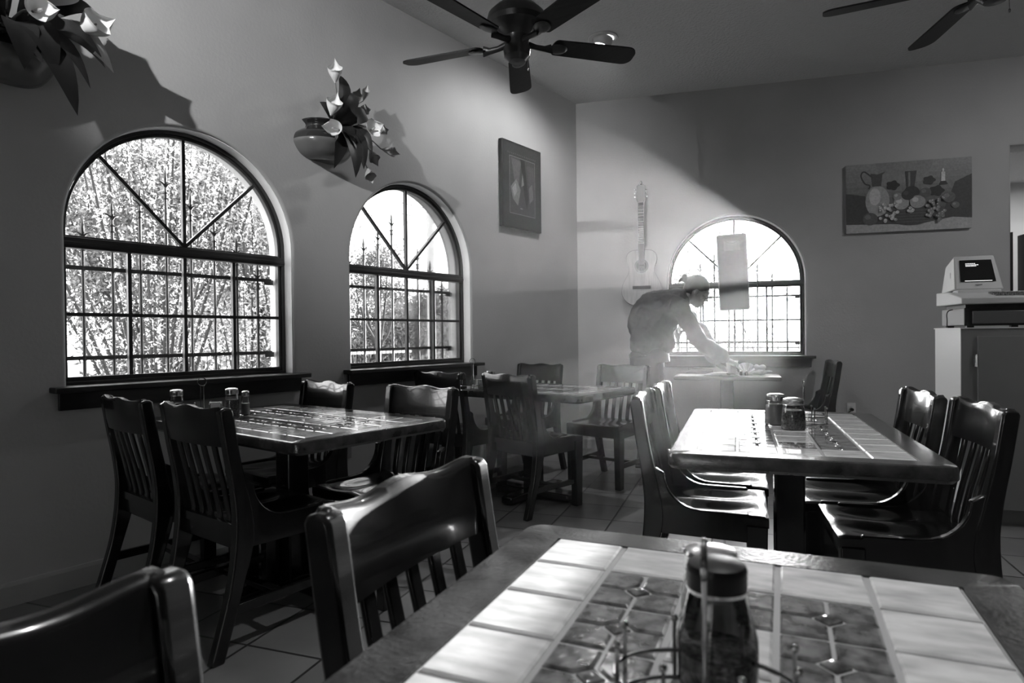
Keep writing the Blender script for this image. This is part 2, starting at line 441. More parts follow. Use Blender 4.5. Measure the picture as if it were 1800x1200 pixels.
def grille(label, cx, half, xf):
    g = thing('window_grille', label, 'grille', mtx=xf @ Matrix.Translation((cx, 0, -.215)), group='wrought iron window grilles')
    tips = [1.73, 1.835, 1.925, 2.045, 1.945, 1.815, 1.722, 1.588]
    for k, t in enumerate(tips):
        x = -.045+(k-3)*.131
        b = MB(); b.tube([(x, .93, 0), (x, t-.17, 0)], .0085, 8)
        b.tube([(x, t-.17, 0), (x, t-.165, 0)], .016, 8); b.tube([(x, t-.14, 0), (x, t-.135, 0)], .018, 8); b.tube([(x, t-.17, 0), (x, t-.13, 0)], .011, 8)
        b.build('bar', M['iron'], g)
        sp = MB(); sp.tube([(x, t-.13, 0), (x, t-.085, 0), (x, t-.06, 0), (x, t-.03, 0), (x, t, 0)], [.007, .006, .010, .006, .001], 8)
        for sgn in (-1, 1):
            sp.tube(catmull([(x, t-.105, 0), (x+sgn*.014, t-.086, 0), (x+sgn*.036, t-.074, 0)], 3), [.007, .007, .006, .005, .004, .003, .001], 6)
        sp.build('spearhead', M['iron'], g)
    for z in (1.476, 1.036):
        b = MB(); b.box((0, z, .0), (2*half-.03, .02, .012)); b.build('rail', M['iron'], g)
        for sgn in (-1, 1):
            b = MB(); b.box((sgn*(half-.035), z-.012, .0), (.06, .03, .016)); b.build('bracket', M['iron'], g)
    return g
grille('wrought iron spear grille outside the larger left window before the ocotillo', WIN1[0], WIN1[1], LEFT)
grille('wrought iron spear grille outside the window right of the hanging lily pot', WIN2[0], WIN2[1], LEFT)
grille('wrought iron spear grille outside the arched window behind the leaning person', WIN3[0], WIN3[1], BACK)

# ------------------------------------------------------------------ chairs
POST = [(-.045, 0), (-.008, .12), (.03, .25), (.058, .38), (.062, .48), (.048, .58), (.022, .72), (0, .868)]
def post_y(z):
    for (y0, z0), (y1, z1) in zip(POST, POST[1:]):
        if z <= z1: return y0+(y1-y0)*(z-z0)/(z1-z0)
    return POST[-1][0]
def make_chair(label):
    t = thing('dining_chair', label, 'chair', group='schoolhouse dining chairs')
    w = M['wood']; HW = .208
    for s in (-1, 1):
        c = catmull([(0, y, z) for y, z in POST], 4); th = lambda z: .026+.012*math.exp(-((z-.42)/.14)**2)
        front = [(p.y+th(p.z), p.z) for p in c]; back = [(p.y-th(p.z)+.004, p.z) for p in c]
        top = [(front[-1][0]-.008, .880), (c[-1].y, .8815), (back[-1][0]+.008, .879)]
        poly = front+top+back[::-1]
        MB().prism(poly, s*HW-.02, s*HW+.02, lambda a, b, h: (h, a, b)).build('back_post', w, t, bevel=.007)
    def rail_top(u): return .880+.0055*math.cos(2*PI*u/.93)-.5*max(0, abs(u)-.94)**1.3*4.5
    def rail(a, b):                       # a: around section, b: across
        u = -1+2*b; x = u*(HW+.019); zt = rail_top(u); zb = .742; bow = -.022*(1-u*u)
        sec = [(-.014, zb), (.016, zb), (.018, zb+.04), (.017, zt-.012), (.009, zt-.001), (-.008, zt), (-.015, zt-.01), (-.016, zb+.04)]
        dy, z = sec[int(round(a*8)) % 8]
        return (x, post_y(z)+bow+dy, z)
    m = MB(); m.grid(rail, 8, 44, closeu=True)
    for b_ in (0, 1): m.face([m.v(rail(k/8, b_)) for k in range(8)])
    bmesh.ops.remove_doubles(m.bm, verts=m.bm.verts[:], dist=.0001); m.build('top_rail', w, t, smooth=50)
    for k in range(5):
        x = -.128+.064*k; sl = MB(); u = x/(HW-.012); pr = []
        for z in [.44+.31*i/8 for i in range(9)]: pr.append((post_y(z)-.022*(1-u*u)*max(0, (z-.44)/.31), z))
        sl.prism([(y+.006, z) for y, z in pr]+[(y-.006, z) for y, z in pr[::-1]], x-.0145, x+.0145, lambda a, b, h: (h, a, b))
        sl.build('slat', w, t, bevel=.004)
    # saddle seat
    def hollow(x, y):
        g = math.exp(-((abs(x)-.095)/.062)**2)
        q = max(0, min(1, (y-.07)/.09)); e = max(0, min(1, (.50-y)/.20)); e = e*e*(3-2*e); q = q*q*(3-2*q)
        return .021*g*q*e
    sx = lambda y: .20+.025*(y-.06)/.4
    def st(a, b):
        y = .045+.425*b; x = (-1+2*a)*sx(y)
        r = 0
        for d in (y-.045, .47-y, sx(y)-abs(x)):
            if d < .012: r = max(r, .012-d)
        return (x, y, .462-hollow(x, y)-r*r*40)
    m = MB(); m.grid(st, 30, 24)
    m.grid(lambda a, b: ((-1+2*a)*sx(.045+.425*b), .045+.425*b, .425), 30, 24)
    for b in (0, 1): m.grid(lambda a, c: (st(a, b)[0], st(a, b)[1], st(a, b)[2]*(1-c)+.425*c), 30, 1)
    for a in (0, 1): m.grid(lambda b, c: (st(a, b)[0], st(a, b)[1], st(a, b)[2]*(1-c)+.425*c), 24, 1)
    bmesh.ops.remove_doubles(m.bm, verts=m.bm.verts[:], dist=.0004)
    m.build('seat', w, t, smooth=50)
    for s in (-1, 1):
        arcp = [(.235-.0+.13*math.cos(a)-.0, .60+.13*math.sin(a)) for a in [R(180+90*i/8) for i in range(9)]]
        poly = [(.06, .375), (.43, .365), (.43, .43), (.40, .468)]+arcp[::-1]+[(.07, .62), (.05, .60)]
        MB().prism(poly, s*HW-.014, s*HW+.014, lambda a, b, h: (h, a, b)).build('side_panel', w, t, bevel=.005)
        lg = MB(); lg.prism([(-.022, .0), (.022, 0), (.026, .43), (-.026, .43)], -.036, .036, lambda a, b, h: (s*.205+a, .43+h*(1 if b > .1 else .8), b)); lg.build('front_leg', w, t, bevel=.004)
        MB().box((s*.205, .205, .165), (.022, .42, .036)).build('side_stretcher', w, t, bevel=.004)
    MB().box((0, .215, .165), (.39, .036, .022)).build('cross_stretcher', w, t, bevel=.004)
    MB().box((0, .44, .398), (.38, .022, .06)).build('front_apron', w, t, bevel=.004)
    MB().box((0, .062, .40), (.38, .022, .07)).build('back_apron', w, t, bevel=.004)
    return t
CH = make_chair('slatted chair at the first table')
first = [True]
def chair(x, y, rz, label):
    if first[0]:
        first[0] = False; CH.location = (x, y, 0); CH.rotation_euler = (0, 0, R(rz)); CH['label'] = label; return CH
    return dup(CH, (x, y, 0), R(rz), label)
chair(.985, 1.125, 1, 'dark slatted chair, back to camera, near aisle corner of the window table')
chair(.43, 1.105, -2, 'dark slatted chair against the left wall, in front of the larger window sill')
chair(.385, 2.145, 177, 'dark slatted chair below the wall gap between the two left windows')
chair(1.105, 2.165, 181, 'dark slatted chair facing the camera at the aisle end of the window table')
chair(.27, 3.14, 0, 'dark slatted chair under the second window with the cheese jar peeking past its post')
chair(.855, 3.16, -8, 'dark slatted chair, back to camera, near side of the second table')
chair(.22, 4.42, 180, 'dark slatted chair at the far side of the second table nearest the wall corner')
chair(.96, 4.52, 178, 'pale lit slatted chair standing right in front of the leaning person')
chair(2.165, 2.40, -72, 'sun glinting dark chair left of the right table, the nearer of two')
chair(2.035, 2.86, -72, 'sun glinting dark chair left of the right table, the farther of two')
chair(3.085, 3.01, 110, 'glossy dark chair right of the sunlit table, the farther of two')
chair(3.285, 2.625, 110, 'glossy dark chair right of the sunlit table, the nearer of two')
chair(2.55, .735, -78, 'large dark foreground chair at the tiled table, its whole wavy top rail in view')
chair(2.69, .09, -78, 'cropped dark chair in the lower left foreground corner')
chair(2.21, 5.93, 112, 'dark chair seen edge on by the back wall outlet, beside the small rear table')

# ------------------------------------------------------------------ tables
TW, TL, TZ = .765, 1.23, .76
def make_table(label):
    t = thing('tiled_dining_table', label, 'table', group='tile topped dining tables')
    def rr(w, l, r, n=6):
        P = []
        for sx, sy, a0 in ((1, 1, 0), (-1, 1, 90), (-1, -1, 180), (1, -1, 270)):
            for k in range(n+1):
                a = R(a0+90*k/n); P.append((sx*(w/2-r)+r*math.cos(a), sy*(l/2-r)+r*math.sin(a)))
        return P
    iw, il = .60, 1.08
    n = 6
    inner = []
    for sx, sy in ((1, 1), (-1, 1), (-1, -1), (1, -1)): inner += [(sx*iw/2, sy*il/2)]*(n+1)
    b = MB(); o2 = rr(TW, TL, .04); o1 = rr(TW-.016, TL-.016, .034)
    z0, z1 = TZ-.048, TZ
    V = lambda P, z: [b.v((x, y, z)) for x, y in P]
    L0 = V(o1, z0); L1 = V(o2, z0+.01); L2 = V(o2, z1-.01); L3 = V(rr(TW-.006, TL-.006, .038), z1-.003); L4 = V(o1, z1); 
    for A, B in ((L0, L1), (L1, L2), (L2, L3), (L3, L4)):
        for k in range(len(A)): b.face((A[k], A[(k+1) % len(A)], B[(k+1) % len(A)], B[k]))
    IT = [b.v((sx*iw/2, sy*il/2, z1)) for sx, sy in ((1, 1), (-1, 1), (-1, -1), (1, -1))]
    IB = [b.v((sx*iw/2, sy*il/2, z0)) for sx, sy in ((1, 1), (-1, 1), (-1, -1), (1, -1))]
    for q in range(4):
        for Ls, I, flip in ((L4, IT, 0), (L0, IB, 1)):
            for k in range(n): b.face((Ls[q*(n+1)+k], Ls[q*(n+1)+k+1], I[q]))
            q2 = (q+1) % 4; b.face((Ls[q*(n+1)+n], Ls[q2*(n+1)], I[q2], I[q]))
        b.face((IT[q], IT[(q+1) % 4], IB[(q+1) % 4], IB[q]))
    b.build('wood_border', M['twood'], t, smooth=30)
    MB().box((0, 0, TZ-.0245), (iw-.002, il-.002, .0425)).build('grout_bed', M['grout'], t, smooth=0)
    lt = MB(); at = MB(); ctl = MB(); p = .12; g = .0035
    def tile(mb, poly, zt=TZ+.001, bv=.0035):
        cx = sum(a for a, _ in poly)/len(poly); cy = sum(c for _, c in poly)/len(poly)
        def ins(d):
            out = []; m = len(poly)
            for i in range(m):
                p0 = Vector(poly[i-1]); p1 = Vector(poly[i]); p2 = Vector(poly[(i+1) % m])
                e1 = (p1-p0).normalized(); e2 = (p2-p1).normalized()
                n1 = Vector((-e1.y, e1.x)); n2 = Vector((-e2.y, e2.x)); k = 1+n1.dot(n2)
                out.append(p1+(n1+n2)*(d/max(k, .3)))
            return out
        A = [mb.v((q.x, q.y, TZ-.006)) for q in ins(0)]; B = [mb.v((q.x, q.y, zt-.0025)) for q in ins(0.0005)]; C = [mb.v((q.x, q.y, zt)) for q in ins(bv)]
        m = len(poly)
        for X, Y in ((A, B), (B, C)):
            for i in range(m): mb.face((X[i], X[(i+1) % m], Y[(i+1) % m], Y[i]))
        mb.face(C)
    for c in range(5):
        for r in range(9):
            x = (c-2)*p; y = (r-4)*p; h = p/2
            deco = 1 <= c <= 3 and 1 <= r <= 7 and not (c == 2 and 2 <= r <= 6)
            if not deco:
                tile(ctl if 1 <= c <= 3 and 1 <= r <= 7 else lt, [(x-h+g, y-h+g), (x+h-g, y-h+g), (x+h-g, y+h-g), (x-h+g, y+h-g)])
            else:
                k = .018; e = .002
                for sx, sy in ((1, 1), (-1, 1), (-1, -1), (1, -1)):
                    P = [(x+sx*e, y+sy*(k+e)), (x+sx*(k+e), y+sy*e), (x+sx*(h-g), y+sy*e), (x+sx*(h-g), y+sy*(h-g)), (x+sx*e, y+sy*(h-g))]
                    if sx*sy < 0: P = P[::-1]
                    tile(at, P, TZ+.0005)
                q = .0165; tile(at, [(x+q, y), (x, y+q), (x-q, y), (x, y-q)], TZ+.002, .005)
    lt.build('border_tiles', M['tile'], t, smooth=30); ctl.build('centre_tiles', M['tile'], t, smooth=30); at.build('accent_tiles', M['accent'], t, smooth=30)
    MB().box((0, 0, .37), (.105, .105, .66)).build('pedestal', M['wood'], t, bevel=.008)
    MB().box((0, 0, .70), (.14, .62, .035)).build('top_brace', M['wood'], t, bevel=.004)
    for d, nm in (((.62, .09, .05), 'foot_bar'), ((.09, .62, .05), 'foot_bar')):
        MB().box((0, 0, .035), d).build(nm, M['wood'], t, bevel=.01)
    return t
T = make_table('tile topped table under the larger left window, its far end at the wall')
T.location = (.80, 1.65, 0); T.rotation_euler.z = R(90)
dup(T, (.745, 3.585, 0), R(90), 'tile topped table below the second window, in front of the wall corner')
U3 = Vector((math.cos(R(18)), math.sin(R(18)), 0)); V3 = Vector((-math.sin(R(18)), math.cos(R(18)), 0))
c3 = Vector((2.522, 1.829, 0))+U3*.3825+V3*.59
dup(T, c3, R(18), 'tile topped table on the right, sunlit half way across and ringed by four chairs')
U4 = Vector((math.cos(R(14.5)), math.sin(R(14.5)), 0)); V4 = Vector((-math.sin(R(14.5)), math.cos(R(14.5)), 0))
c4 = Vector((2.612, .990, 0))+U4*.3825-V4*.615
dup(T, c4, R(14.5), 'tile topped table filling the lower right foreground')
# rear table: plain top against the back wall
rtab = thing('side_table', 'small plain table below the back window, strewn with papers', 'table', (1.106, 5.158, 0), R(18))
MB().box((.43, .295, .745), (.86, .59, .032)).build('table_top', M['lam'], rtab, bevel=.006)
MB().box((.43, .32, .37), (.11, .11, .70)).build('pedestal', M['wood'], rtab, bevel=.006)
MB().box((.43, .32, .03), (.5, .08, .045)).build('foot_bar', M['wood'], rtab, bevel=.006)
MB().box((.43, .32, .03), (.08, .42, .045)).build('foot_bar', M['wood'], rtab, bevel=.006)

# ------------------------------------------------------------------ condiments
def make_jar(name, label, cat, loc, h=.125, r=.037, fill=.07, content='chili', cap='steel', group=None):
    t = thing(name, label, cat, loc, 0, group)
    q = .84 if cap == 'black' else 1
    MB().lathe([(0, 0), (r*.94, 0), (r, .006), (r*.97, h*.4), (r*.90*q, h*.66), (r*.82*q, h*.75), (r*.80*q, h*.80)], 28, capb=False).build('jar_body', M['jar'], t)
    MB().lathe([(0, .004), (r*.90, .004), (r*.93, .01), (r*.93, min(fill, h*.45)), (r*.88, fill), (0, fill+.002)], 24).build('contents', M[content], t)
    MB().lathe([(r*q*.84, h*.77), (r*q*.88, h*.775), (r*q*.86, h*.80), (r*q*.88, h*.82), (r*q*.86, h*.85), (r*q*.88, h*.87), (r*q*.86, h*.90), (r*q*.88, h*.925), (r*q*.82, h*.965), (r*q*.5, h*.995), (0, h)], 28).build('lid', M[cap], t)
    if cap == 'black': MB().lathe([(r*q*.84, h*.755), (r*q*.90, h*.757), (r*q*.90, h*.785), (r*q*.84, h*.787)], 28).build('neck_ring', M['steel'], t)
    return t
def wire(mb, pts, r=.0022, n=6): mb.tube(pts, r, n)
def make_caddy(label, loc, rz=0, loop=.20, packets=True, edge=False):
    t = thing('condiment_caddy', label, 'caddy', loc, rz, 'wire condiment caddies')
    m = MB(); a, b = .085, .045
    for z in (.006, .034):
        P = [(a*math.cos(2*PI*k/28)*1.0, b*math.sin(2*PI*k/28)*1.25, z) for k in range(28)]; m.tube(P, .0022, 6, close=True)
    for k in range(8):
        q = 2*PI*(k+.5)/8; x, y = a*math.cos(q), b*1.25*math.sin(q)
        m.tube([(x, y, .004), (x, y, .066)], .0022, 6); m.ell((x, y, .067), (.004, .004, .004), 8, 6)
    for y in (-.02, .0, .02): m.tube([(-.08, y, .006), (.08, y, .006)], .002, 6)
    m.build('rack', M['wire'], t)
    h = MB()
    for s in (-.006, .006): h.tube([(s, 0, .006), (s, 0, loop-.045), (s*1.6, 0, loop-.035)], .0022, 6)
    P = [(.018*math.cos(2*PI*k/20), 0, loop-.02+.018*math.sin(2*PI*k/20)) for k in range(20)]; h.tube(P, .0024, 6, close=True)
    h.build('loop_handle', M['wire'], t, xf=Matrix.Rotation(R(90), 4, 'Z') if edge else None)
    if not packets: return t
    s = MB()
    for k in range(5): s.box((.052+.0*k, -.018+.009*k, .04), (.045, .004, .062), Matrix.Rotation(R(-6+3*k), 3, 'X'))
    s.build('sugar_packets', M['sugar'], t)
    return t
Z = TZ+.0012
make_caddy('wire caddy with loop handle on the first table, behind the near chairs', (.46, 1.415, Z), R(62), .187)
make_jar('shaker_jar', 'glass shaker jar left of the loop caddy on the table under the larger window', 'jar', (.365, 1.345, Z), .135, .032, .07, 'chili')
make_jar('shaker_jar', 'glass shaker jar right of the loop caddy on the table under the larger window', 'jar', (.515, 1.525, Z), .135, .033, .08, 'chili')
make_jar('salt_shaker', 'small salt shaker squeezed beside the loop caddy on the first table', 'shaker', (.50, 1.60, Z), .115, .02, .055, 'salt')
make_caddy('wire caddy with loop handle on the second table below the window corner', (.545, 3.18, Z), R(60), .215)
make_jar('shaker_jar', 'glass jar of grated cheese on the second table beside the loop handle', 'jar', (.66, 3.06+.17, Z), .135, .034, .095, 'salt')
make_jar('pepper_jar', 'front glass jar of dark pepper flakes on the sunlit right table', 'jar', (2.722, 2.505, Z), .118, .043, .072, 'chili')
make_jar('pepper_jar', 'rear pale glass jar of grated cheese behind the pepper jar on the right table', 'jar', (2.632, 2.605, Z), .122, .041, .08, 'salt')
make_caddy('wire caddy behind the two jars on the sunlit right table', (2.722, 2.665, Z), R(18), .178, False, True)
make_jar('pepper_jar', 'big blurred dark capped jar in front on the foreground table', 'jar', (3.103, .640, Z), .128, .041, .036, 'chili', 'black')
make_jar('pepper_jar', 'shorter steel capped jar half hidden behind the dark capped one, foreground table', 'jar', (3.070, .712, Z), .115, .034, .06, 'salt')
make_caddy('blurred wire caddy at the lower edge on the foreground table', (3.115, .575, Z), R(18), .168, False, True)

# ------------------------------------------------------------------ ceiling fans
def make_fan(label, loc, a0):
    t = thing('ceiling_fan', label, 'fan', loc, 0, 'five bladed ceiling fans'); d = M['darkmetal']
    MB().lathe([(0, CEIL-loc[2]), (.065, CEIL-loc[2]), (.06, CEIL-loc[2]-.03), (.03, CEIL-loc[2]-.06), (0, CEIL-loc[2]-.062)], 24).build('canopy', d, t)
    MB().tube([(0, 0, .2), (0, 0, CEIL-loc[2]-.03)], .012, 12).build('downrod', d, t)
    MB().lathe([(0, .22), (.03, .215), (.05, .20), (.12, .185), (.155, .15), (.165, .11), (.155, .085), (.10, .06), (.07, .03), (.065, -.01), (.075, -.03), (.07, -.075), (.045, -.10), (0, -.105)], 32).build('motor_housing', d, t)
    for k in range(5):
        a = R(a0+72*k); rot = Matrix.Rotation(a, 4, 'Z')
        ax = Matrix.Rotation(R(-13), 4, 'X')
        P = [(.175, -.045)]; P = []
        P += [(.20+.03*(1-math.cos(R(q))), -.06*math.sin(R(q))) for q in range(0, 91, 15)]
        P += [(.60, -.070)]+[(.64+.055*math.sin(R(q)), -.070+.05*(1-math.cos(R(q)))) for q in range(0, 91, 18)]
        P = [(x, y) for x, y in P]; P += [(x, -y) for x, y in P[::-1]]
        Q = []
        for q in P:
            if not Q or (abs(q[0]-Q[-1][0])+abs(q[1]-Q[-1][1])) > 1e-4: Q.append(q)
        b = MB(); b.prism(Q, -.004, .004); b.build('blade', M['blade'], t, xf=rot @ ax, smooth=30)
        ir = MB(); ir.tube([(.06, 0, .0), (.11, 0, -.012), (.16, 0, -.016), (.20, 0, -.012)], [(.012, .02), (.01, .016), (.01, .018), (.008, .03)], 10)
        ir.ell((.235, 0, -.010), (.055, .042, .008), 16, 8)
        ir.build('blade_iron', d, t, xf=rot @ ax)
    pc = MB(); pc.tube([(.05, .03, -.07), (.052, .031, -.14)], .0015, 6); pc.ell((.052, .031, -.145), (.005, .005, .01), 8, 6); pc.build('pull_chain', M['steel'], t)
    return t
make_fan('dark five bladed ceiling fan hanging above the middle tables', (1.247, 2.778, 2.72), -19.1)
make_fan('blurred ceiling fan cropped by the top right corner', (3.32, 3.60, 2.70), 192)

# ------------------------------------------------------------------ recessed lights
def recessed(label, loc, aim, power, size=R(150), blend=.6, radius=.04):
    t = thing('recessed_ceiling_light', label, 'light', loc, 0, 'recessed ceiling lights')
    MB().ring([(.115*math.cos(2*PI*k/40), .115*math.sin(2*PI*k/40)) for k in range(40)], [(.078*math.cos(2*PI*k/40), .078*math.sin(2*PI*k/40)) for k in range(40)], -.012, -.001).build('trim_ring', M['metalwhite'], t, bevel=.003)
    d = (Vector(aim)-Vector(loc)).normalized(); q = d.to_track_quat('Z', 'Y').to_matrix()
    MB().lathe([(.052, .052), (.062, .046), (.074, .02), (.077, -.005), (.074, -.015)], 28, mtx=q, c=(0, 0, -.012)).build('eyeball', M['metalwhite'], t)
    MB().lathe([(0, .047), (.03, .047), (.052, .044), (.053, .04)], 24, mtx=q, c=(0, 0, -.012)).build('lamp_lens', M['bulb'], t)
    l = bpy.data.lights.new('recessed_lamp', 'SPOT'); l.energy = power; l.spot_size = size; l.spot_blend = blend; l.shadow_soft_size = radius
    o = bpy.data.objects.new('recessed_lamp', l); COL.objects.link(o); o.location = Vector(loc)+Vector((0, 0, -.012))+d*.07
    o.rotation_euler = d.to_track_quat('-Z', 'Y').to_euler()
    return t
recessed('lit recessed ceiling lamp glimpsed past the fan blade', (.909, 4.338, CEIL), (.55, 4.2, 2.2), 40)
recessed('recessed ceiling lamp over the seats behind the camera', (1.45, -1.1, CEIL), (0, 2.65, 2.6), 420, R(44), 1.0, .025)

recessed('recessed ceiling lamp above the two right hand tables', (3.1, 1.5, CEIL), (3.05, 1.5, 0), 120, R(92), 1.0)
recessed('added unseen ceiling lamp at the far right, brightening the back wall', (5.2, 4.2, CEIL), (4.2, 6.4, 1.0), 75, R(120), 1.0)  # unseen lamp, added because the back wall needed light

# ------------------------------------------------------------------ lily pots on the left wall
def calla(mb_p, mb_s, c, d, L=.13, W=.05, away=(-.8, .6, .1)):
    """spathe: funnel with a low rolled front and a tall back drawn out to a point"""
    c = Vector(c); d = Vector(d).normalized(); nx = Vector(away); nx = (nx-d*nx.dot(d)).normalized(); ny = d.cross(nx)
    def f(a, b):
        th = 2*PI*a; T = ((1+math.cos(th))/2)**1.4
        r = W*(.10+.95*math.sin(PI*.5*min(1, b*1.05))**1.1); taper = 1-T*max(0, (b-.55)/.45)**1.5*.95
        z = L*b*(.50+.62*T); x = r*math.cos(th)*(1-.55*T*b*b); y = r*math.sin(th)*(taper if T > .5 else 1)
        out = .22*W*max(0, b-.8)/.2*(1-T)
        return tuple(c+nx*(x+.25*W*T*max(0, b-.8)*5*.3-out)+ny*y+d*(z-.6*out))
    mb_p.grid(f, 28, 14, closeu=True)
    a = c+d*L*.12; b = c+d*L*.55; mb_s.tube([a, (a+b)/2, b], [.006, .008, .004], 8)
def leaf(mb, base_, tip, w, bend=(0, 0, 0)):
    base_, tip = Vector(base_), Vector(tip); d = tip-base_; out = Vector((1, 0, .2)); sd = d.cross(out).normalized(); nn = sd.cross(d).normalized()
    def f(a, b):
        p = base_+d*b+Vector(bend)*4*b*(1-b); ww = w*math.sin(PI*min(1, b*.93+.07))**.8*(1 if b < .98 else .2)
        x = (a-.5)*2; return tuple(p+sd*ww*x+nn*(abs(x)*w*.35*(1-b)))
    mb.grid(f, 6, 10)
def lily_pot(label, y, kind):
    t = thing('lily_wall_pot', label, 'wall pot', (0, y, 2.21), 0, 'wall pots of artificial callas')
    prof = [(r_.x, r_.y) for r_ in catmull([(a_, b_, 0) for a_, b_ in [(.0, .0), (.09, .002), (.15, .025), (.19, .075), (.195, .105), (.18, .145), (.14, .175), (.115, .19), (.112, .21), (.135, .23), (.128, .236), (.105, .215), (.10, .18)]], 4)]
    body = MB()
    k1 = prof[:17]; body.lathe(k1, 28, arc=(-PI/2, PI/2)); body.build('pot', M['pot'], t)
    rim = MB(); rim.lathe(prof[16:], 28, arc=(-PI/2, PI/2)); rim.build('pot_rim', M['potdark'], t)
    P = MB(); Q = MB(); L = MB(); S_ = MB(); PP = MB()
    base0 = Vector((.10, .0, .20))
    def bloom(c, d, l, w, roll_, m_):
        a_, q_ = MB(), MB(); calla(a_, q_, c, d, l, w, roll_)
        o = a_.build('calla_bloom', M[m_], t, smooth=60, fixn=False); q_.build('spadix', M['spadix'], o)
    if kind == 0:
        fl = [((.20, -.04, .43), (.15, -.12, 1), .13, .042), ((.22, -.09, .22), (.3, .15, 1), .13, .045), ((.24, -.045, .14), (.35, -1, -.12), .13, .045), ((.24, .18, .19), (.75, .1, .2), .09, .055)]
        for c, d, l, w in fl:
            bloom(c, d, l, w, (-.8, .6, .1), 'petal'); S_.tube(catmull([base0, base0*.45+Vector(c)*.55+Vector((.03, 0, .02)), c], 5), .005, 6)
        fp = [((.13, .15, .36), (.2, .25, 1), .12, .03), ((.12, .235, .42), (.1, .25, 1), .11, .022), ((.15, .16, .33), (.3, 1, .35), .10, .03), ((.14, .36, .14), (.2, 1, -.05), .14, .03), ((.17, .24, .10), (.2, .5, -.9), .10, .035), ((.17, .22, -.02), (.2, .3, -1), .09, .035), ((.12, .33, .25), (.2, 1, .35), .11, .03)]
        for c, d, l, w in fp:
            bloom(c, d, l, w, (-.8, .6, .1), 'palepetal'); S_.tube(catmull([base0, base0*.45+Vector(c)*.55+Vector((.04, 0, .02)), c], 5), .004, 6)
        lv = [((0, .03, .57-.05), .045), ((-.01, -.07, .30), .05), ((.05, -.05, -.08), .05), ((.1, .07, -.12), .055), ((.08, .15, -.05), .06), ((.06, .20, .28), .05), ((.02, .12, .42), .04), ((.04, .25, .06), .05)]
        for (dx, dy, z), w in lv: leaf(L, base0+Vector((.04, dy*.15, .0)), (.14+dx, dy, z), w, (.07, 0, .03))
        leaf(L, base0, (.17, -.13, .30), .05, (.05, 0, 0)); leaf(L, base0, (.22, .04, .05), .06, (.06, 0, .04))
    else:
        fl = [((.22, -.02, .30), (.6, -.45, .5), .12, .075), ((.26, .055, .235), (.8, .3, .0), .10, .05), ((.20, .13, .31), (.5, .25, .9), .13, .085), ((.20, .24, .24), (.4, .6, .5), .14, .06), ((.2, -.16, .33), (.5, -.6, .6), .13, .06)]
        for c, d, l, w in fl:
            bloom(c, d, l, w, (-.8, .6, .1), 'petal'); S_.tube(catmull([base0, base0*.45+Vector(c)*.55+Vector((.03, 0, .02)), c], 5), .005, 6)
        leaf(PP, base0+Vector((.05, .1, 0)), (.16, .385, .12), .055, (.06, 0, .06))
        leaf(PP, base0, (.20, .10, .06), .04, (.05, 0, .04))
        for (dx, dy, z), w in [((.0, .34, .36), .04), ((.05, .34, .12), .045), ((.08, .22, -.13), .055), ((.1, .03, .0), .06), ((.1, .14, .02), .06), ((.0, .2, .42), .06), ((0, -.1, .45), .06), ((.08, -.2, .05), .06), ((.08, .27, .0), .03)]:
            leaf(L, base0+Vector((.04, dy*.2, 0)), (.14+dx, dy, z), w, (.06, 0, .06))
    P.bm.free(); Q.bm.free()
    if kind: PP.build('pale_leaves', M['palepetal'], t, smooth=60, fixn=False)
    else: PP.bm.free()
    S_.build('flower_stem', M['stem'], t); L.build('leaves', M['leafdark'], t, smooth=60, fixn=False)
    return t
lily_pot('glazed wall pot of white artificial callas between the two left windows', 2.405, 0)
lily_pot('shadowed wall pot of artificial callas cropped by the upper left corner', .80, 1)

# ------------------------------------------------------------------ pictures
def art(name, parent, shapes, z0, xf=None):
    """flat printed shapes: list of (polygon, grey), later ones on top; drawn inside one part's mesh"""
    bm = bmesh.new(); cl = bm.loops.layers.color.new('Col')
    for i, (P, g) in enumerate(shapes):
        vs = [bm.verts.new((a, b, z0+i*.00012)) for a, b in P]
        f = bm.faces.new(vs)
        if f.normal.z < 0 or sum(P[k-1][0]*P[k][1]-P[k][0]*P[k-1][1] for k in range(len(P))) < 0: f.normal_flip()
        for lp in f.loops: lp[cl] = (g**.4545, g**.4545, g**.4545, 1)
    me = bpy.data.meshes.new(name); bm.to_mesh(me); bm.free(); me.materials.append(M['art'])
    o = bpy.data.objects.new(name, me); COL.objects.link(o); o.parent = parent; return o
def el(cx, cy, a, b, n=24, rot=0): 
    c_, s_ = math.cos(rot), math.sin(rot)
    return [(cx+a*math.cos(2*PI*k/n)*c_-b*math.sin(2*PI*k/n)*s_, cy+a*math.cos(2*PI*k/n)*s_+b*math.sin(2*PI*k/n)*c_) for k in range(n)]
def rect(a0, a1, b0, b1): return [(a0, b0), (a1, b0), (a1, b1), (a0, b1)]
pt = thing('canvas_painting', 'wide unframed still life canvas of pitcher, fruit basket and grapes on the back wall', 'painting',
           mtx=BACK @ Matrix.Translation((2.905, 2.30, .012)))
pw, ph = .97, .605
MB().box((0, 0, .012), (pw, ph, .024)).build('canvas', M['lam'], pt, bevel=.003)
sh = []
for i in range(10):
    sh.append((rect(-pw/2, pw/2, -ph/2+ph*i/10, ph/2) if i == 0 else rect(-pw/2+.0, pw/2, -ph/2+.1+.5*i/10, ph/2), .035+.012*i))
sh.append(([(-.2, .1), (.15, .13), (.2, ph/2), (-.25, ph/2)], .12))
sh.append(([(.25, -.2), (pw/2, -.2), (pw/2, .16), (.36, .1)], .03)); sh.append(([(-pw/2, -.2), (-.3, -.2), (-.33, .02), (-pw/2, .05)], .03))
sh.append(([(-pw/2, -ph/2), (pw/2, -ph/2), (pw/2, -.215), (.34, -.20), (.1, -.245), (-pw/2, -.225)], .20))
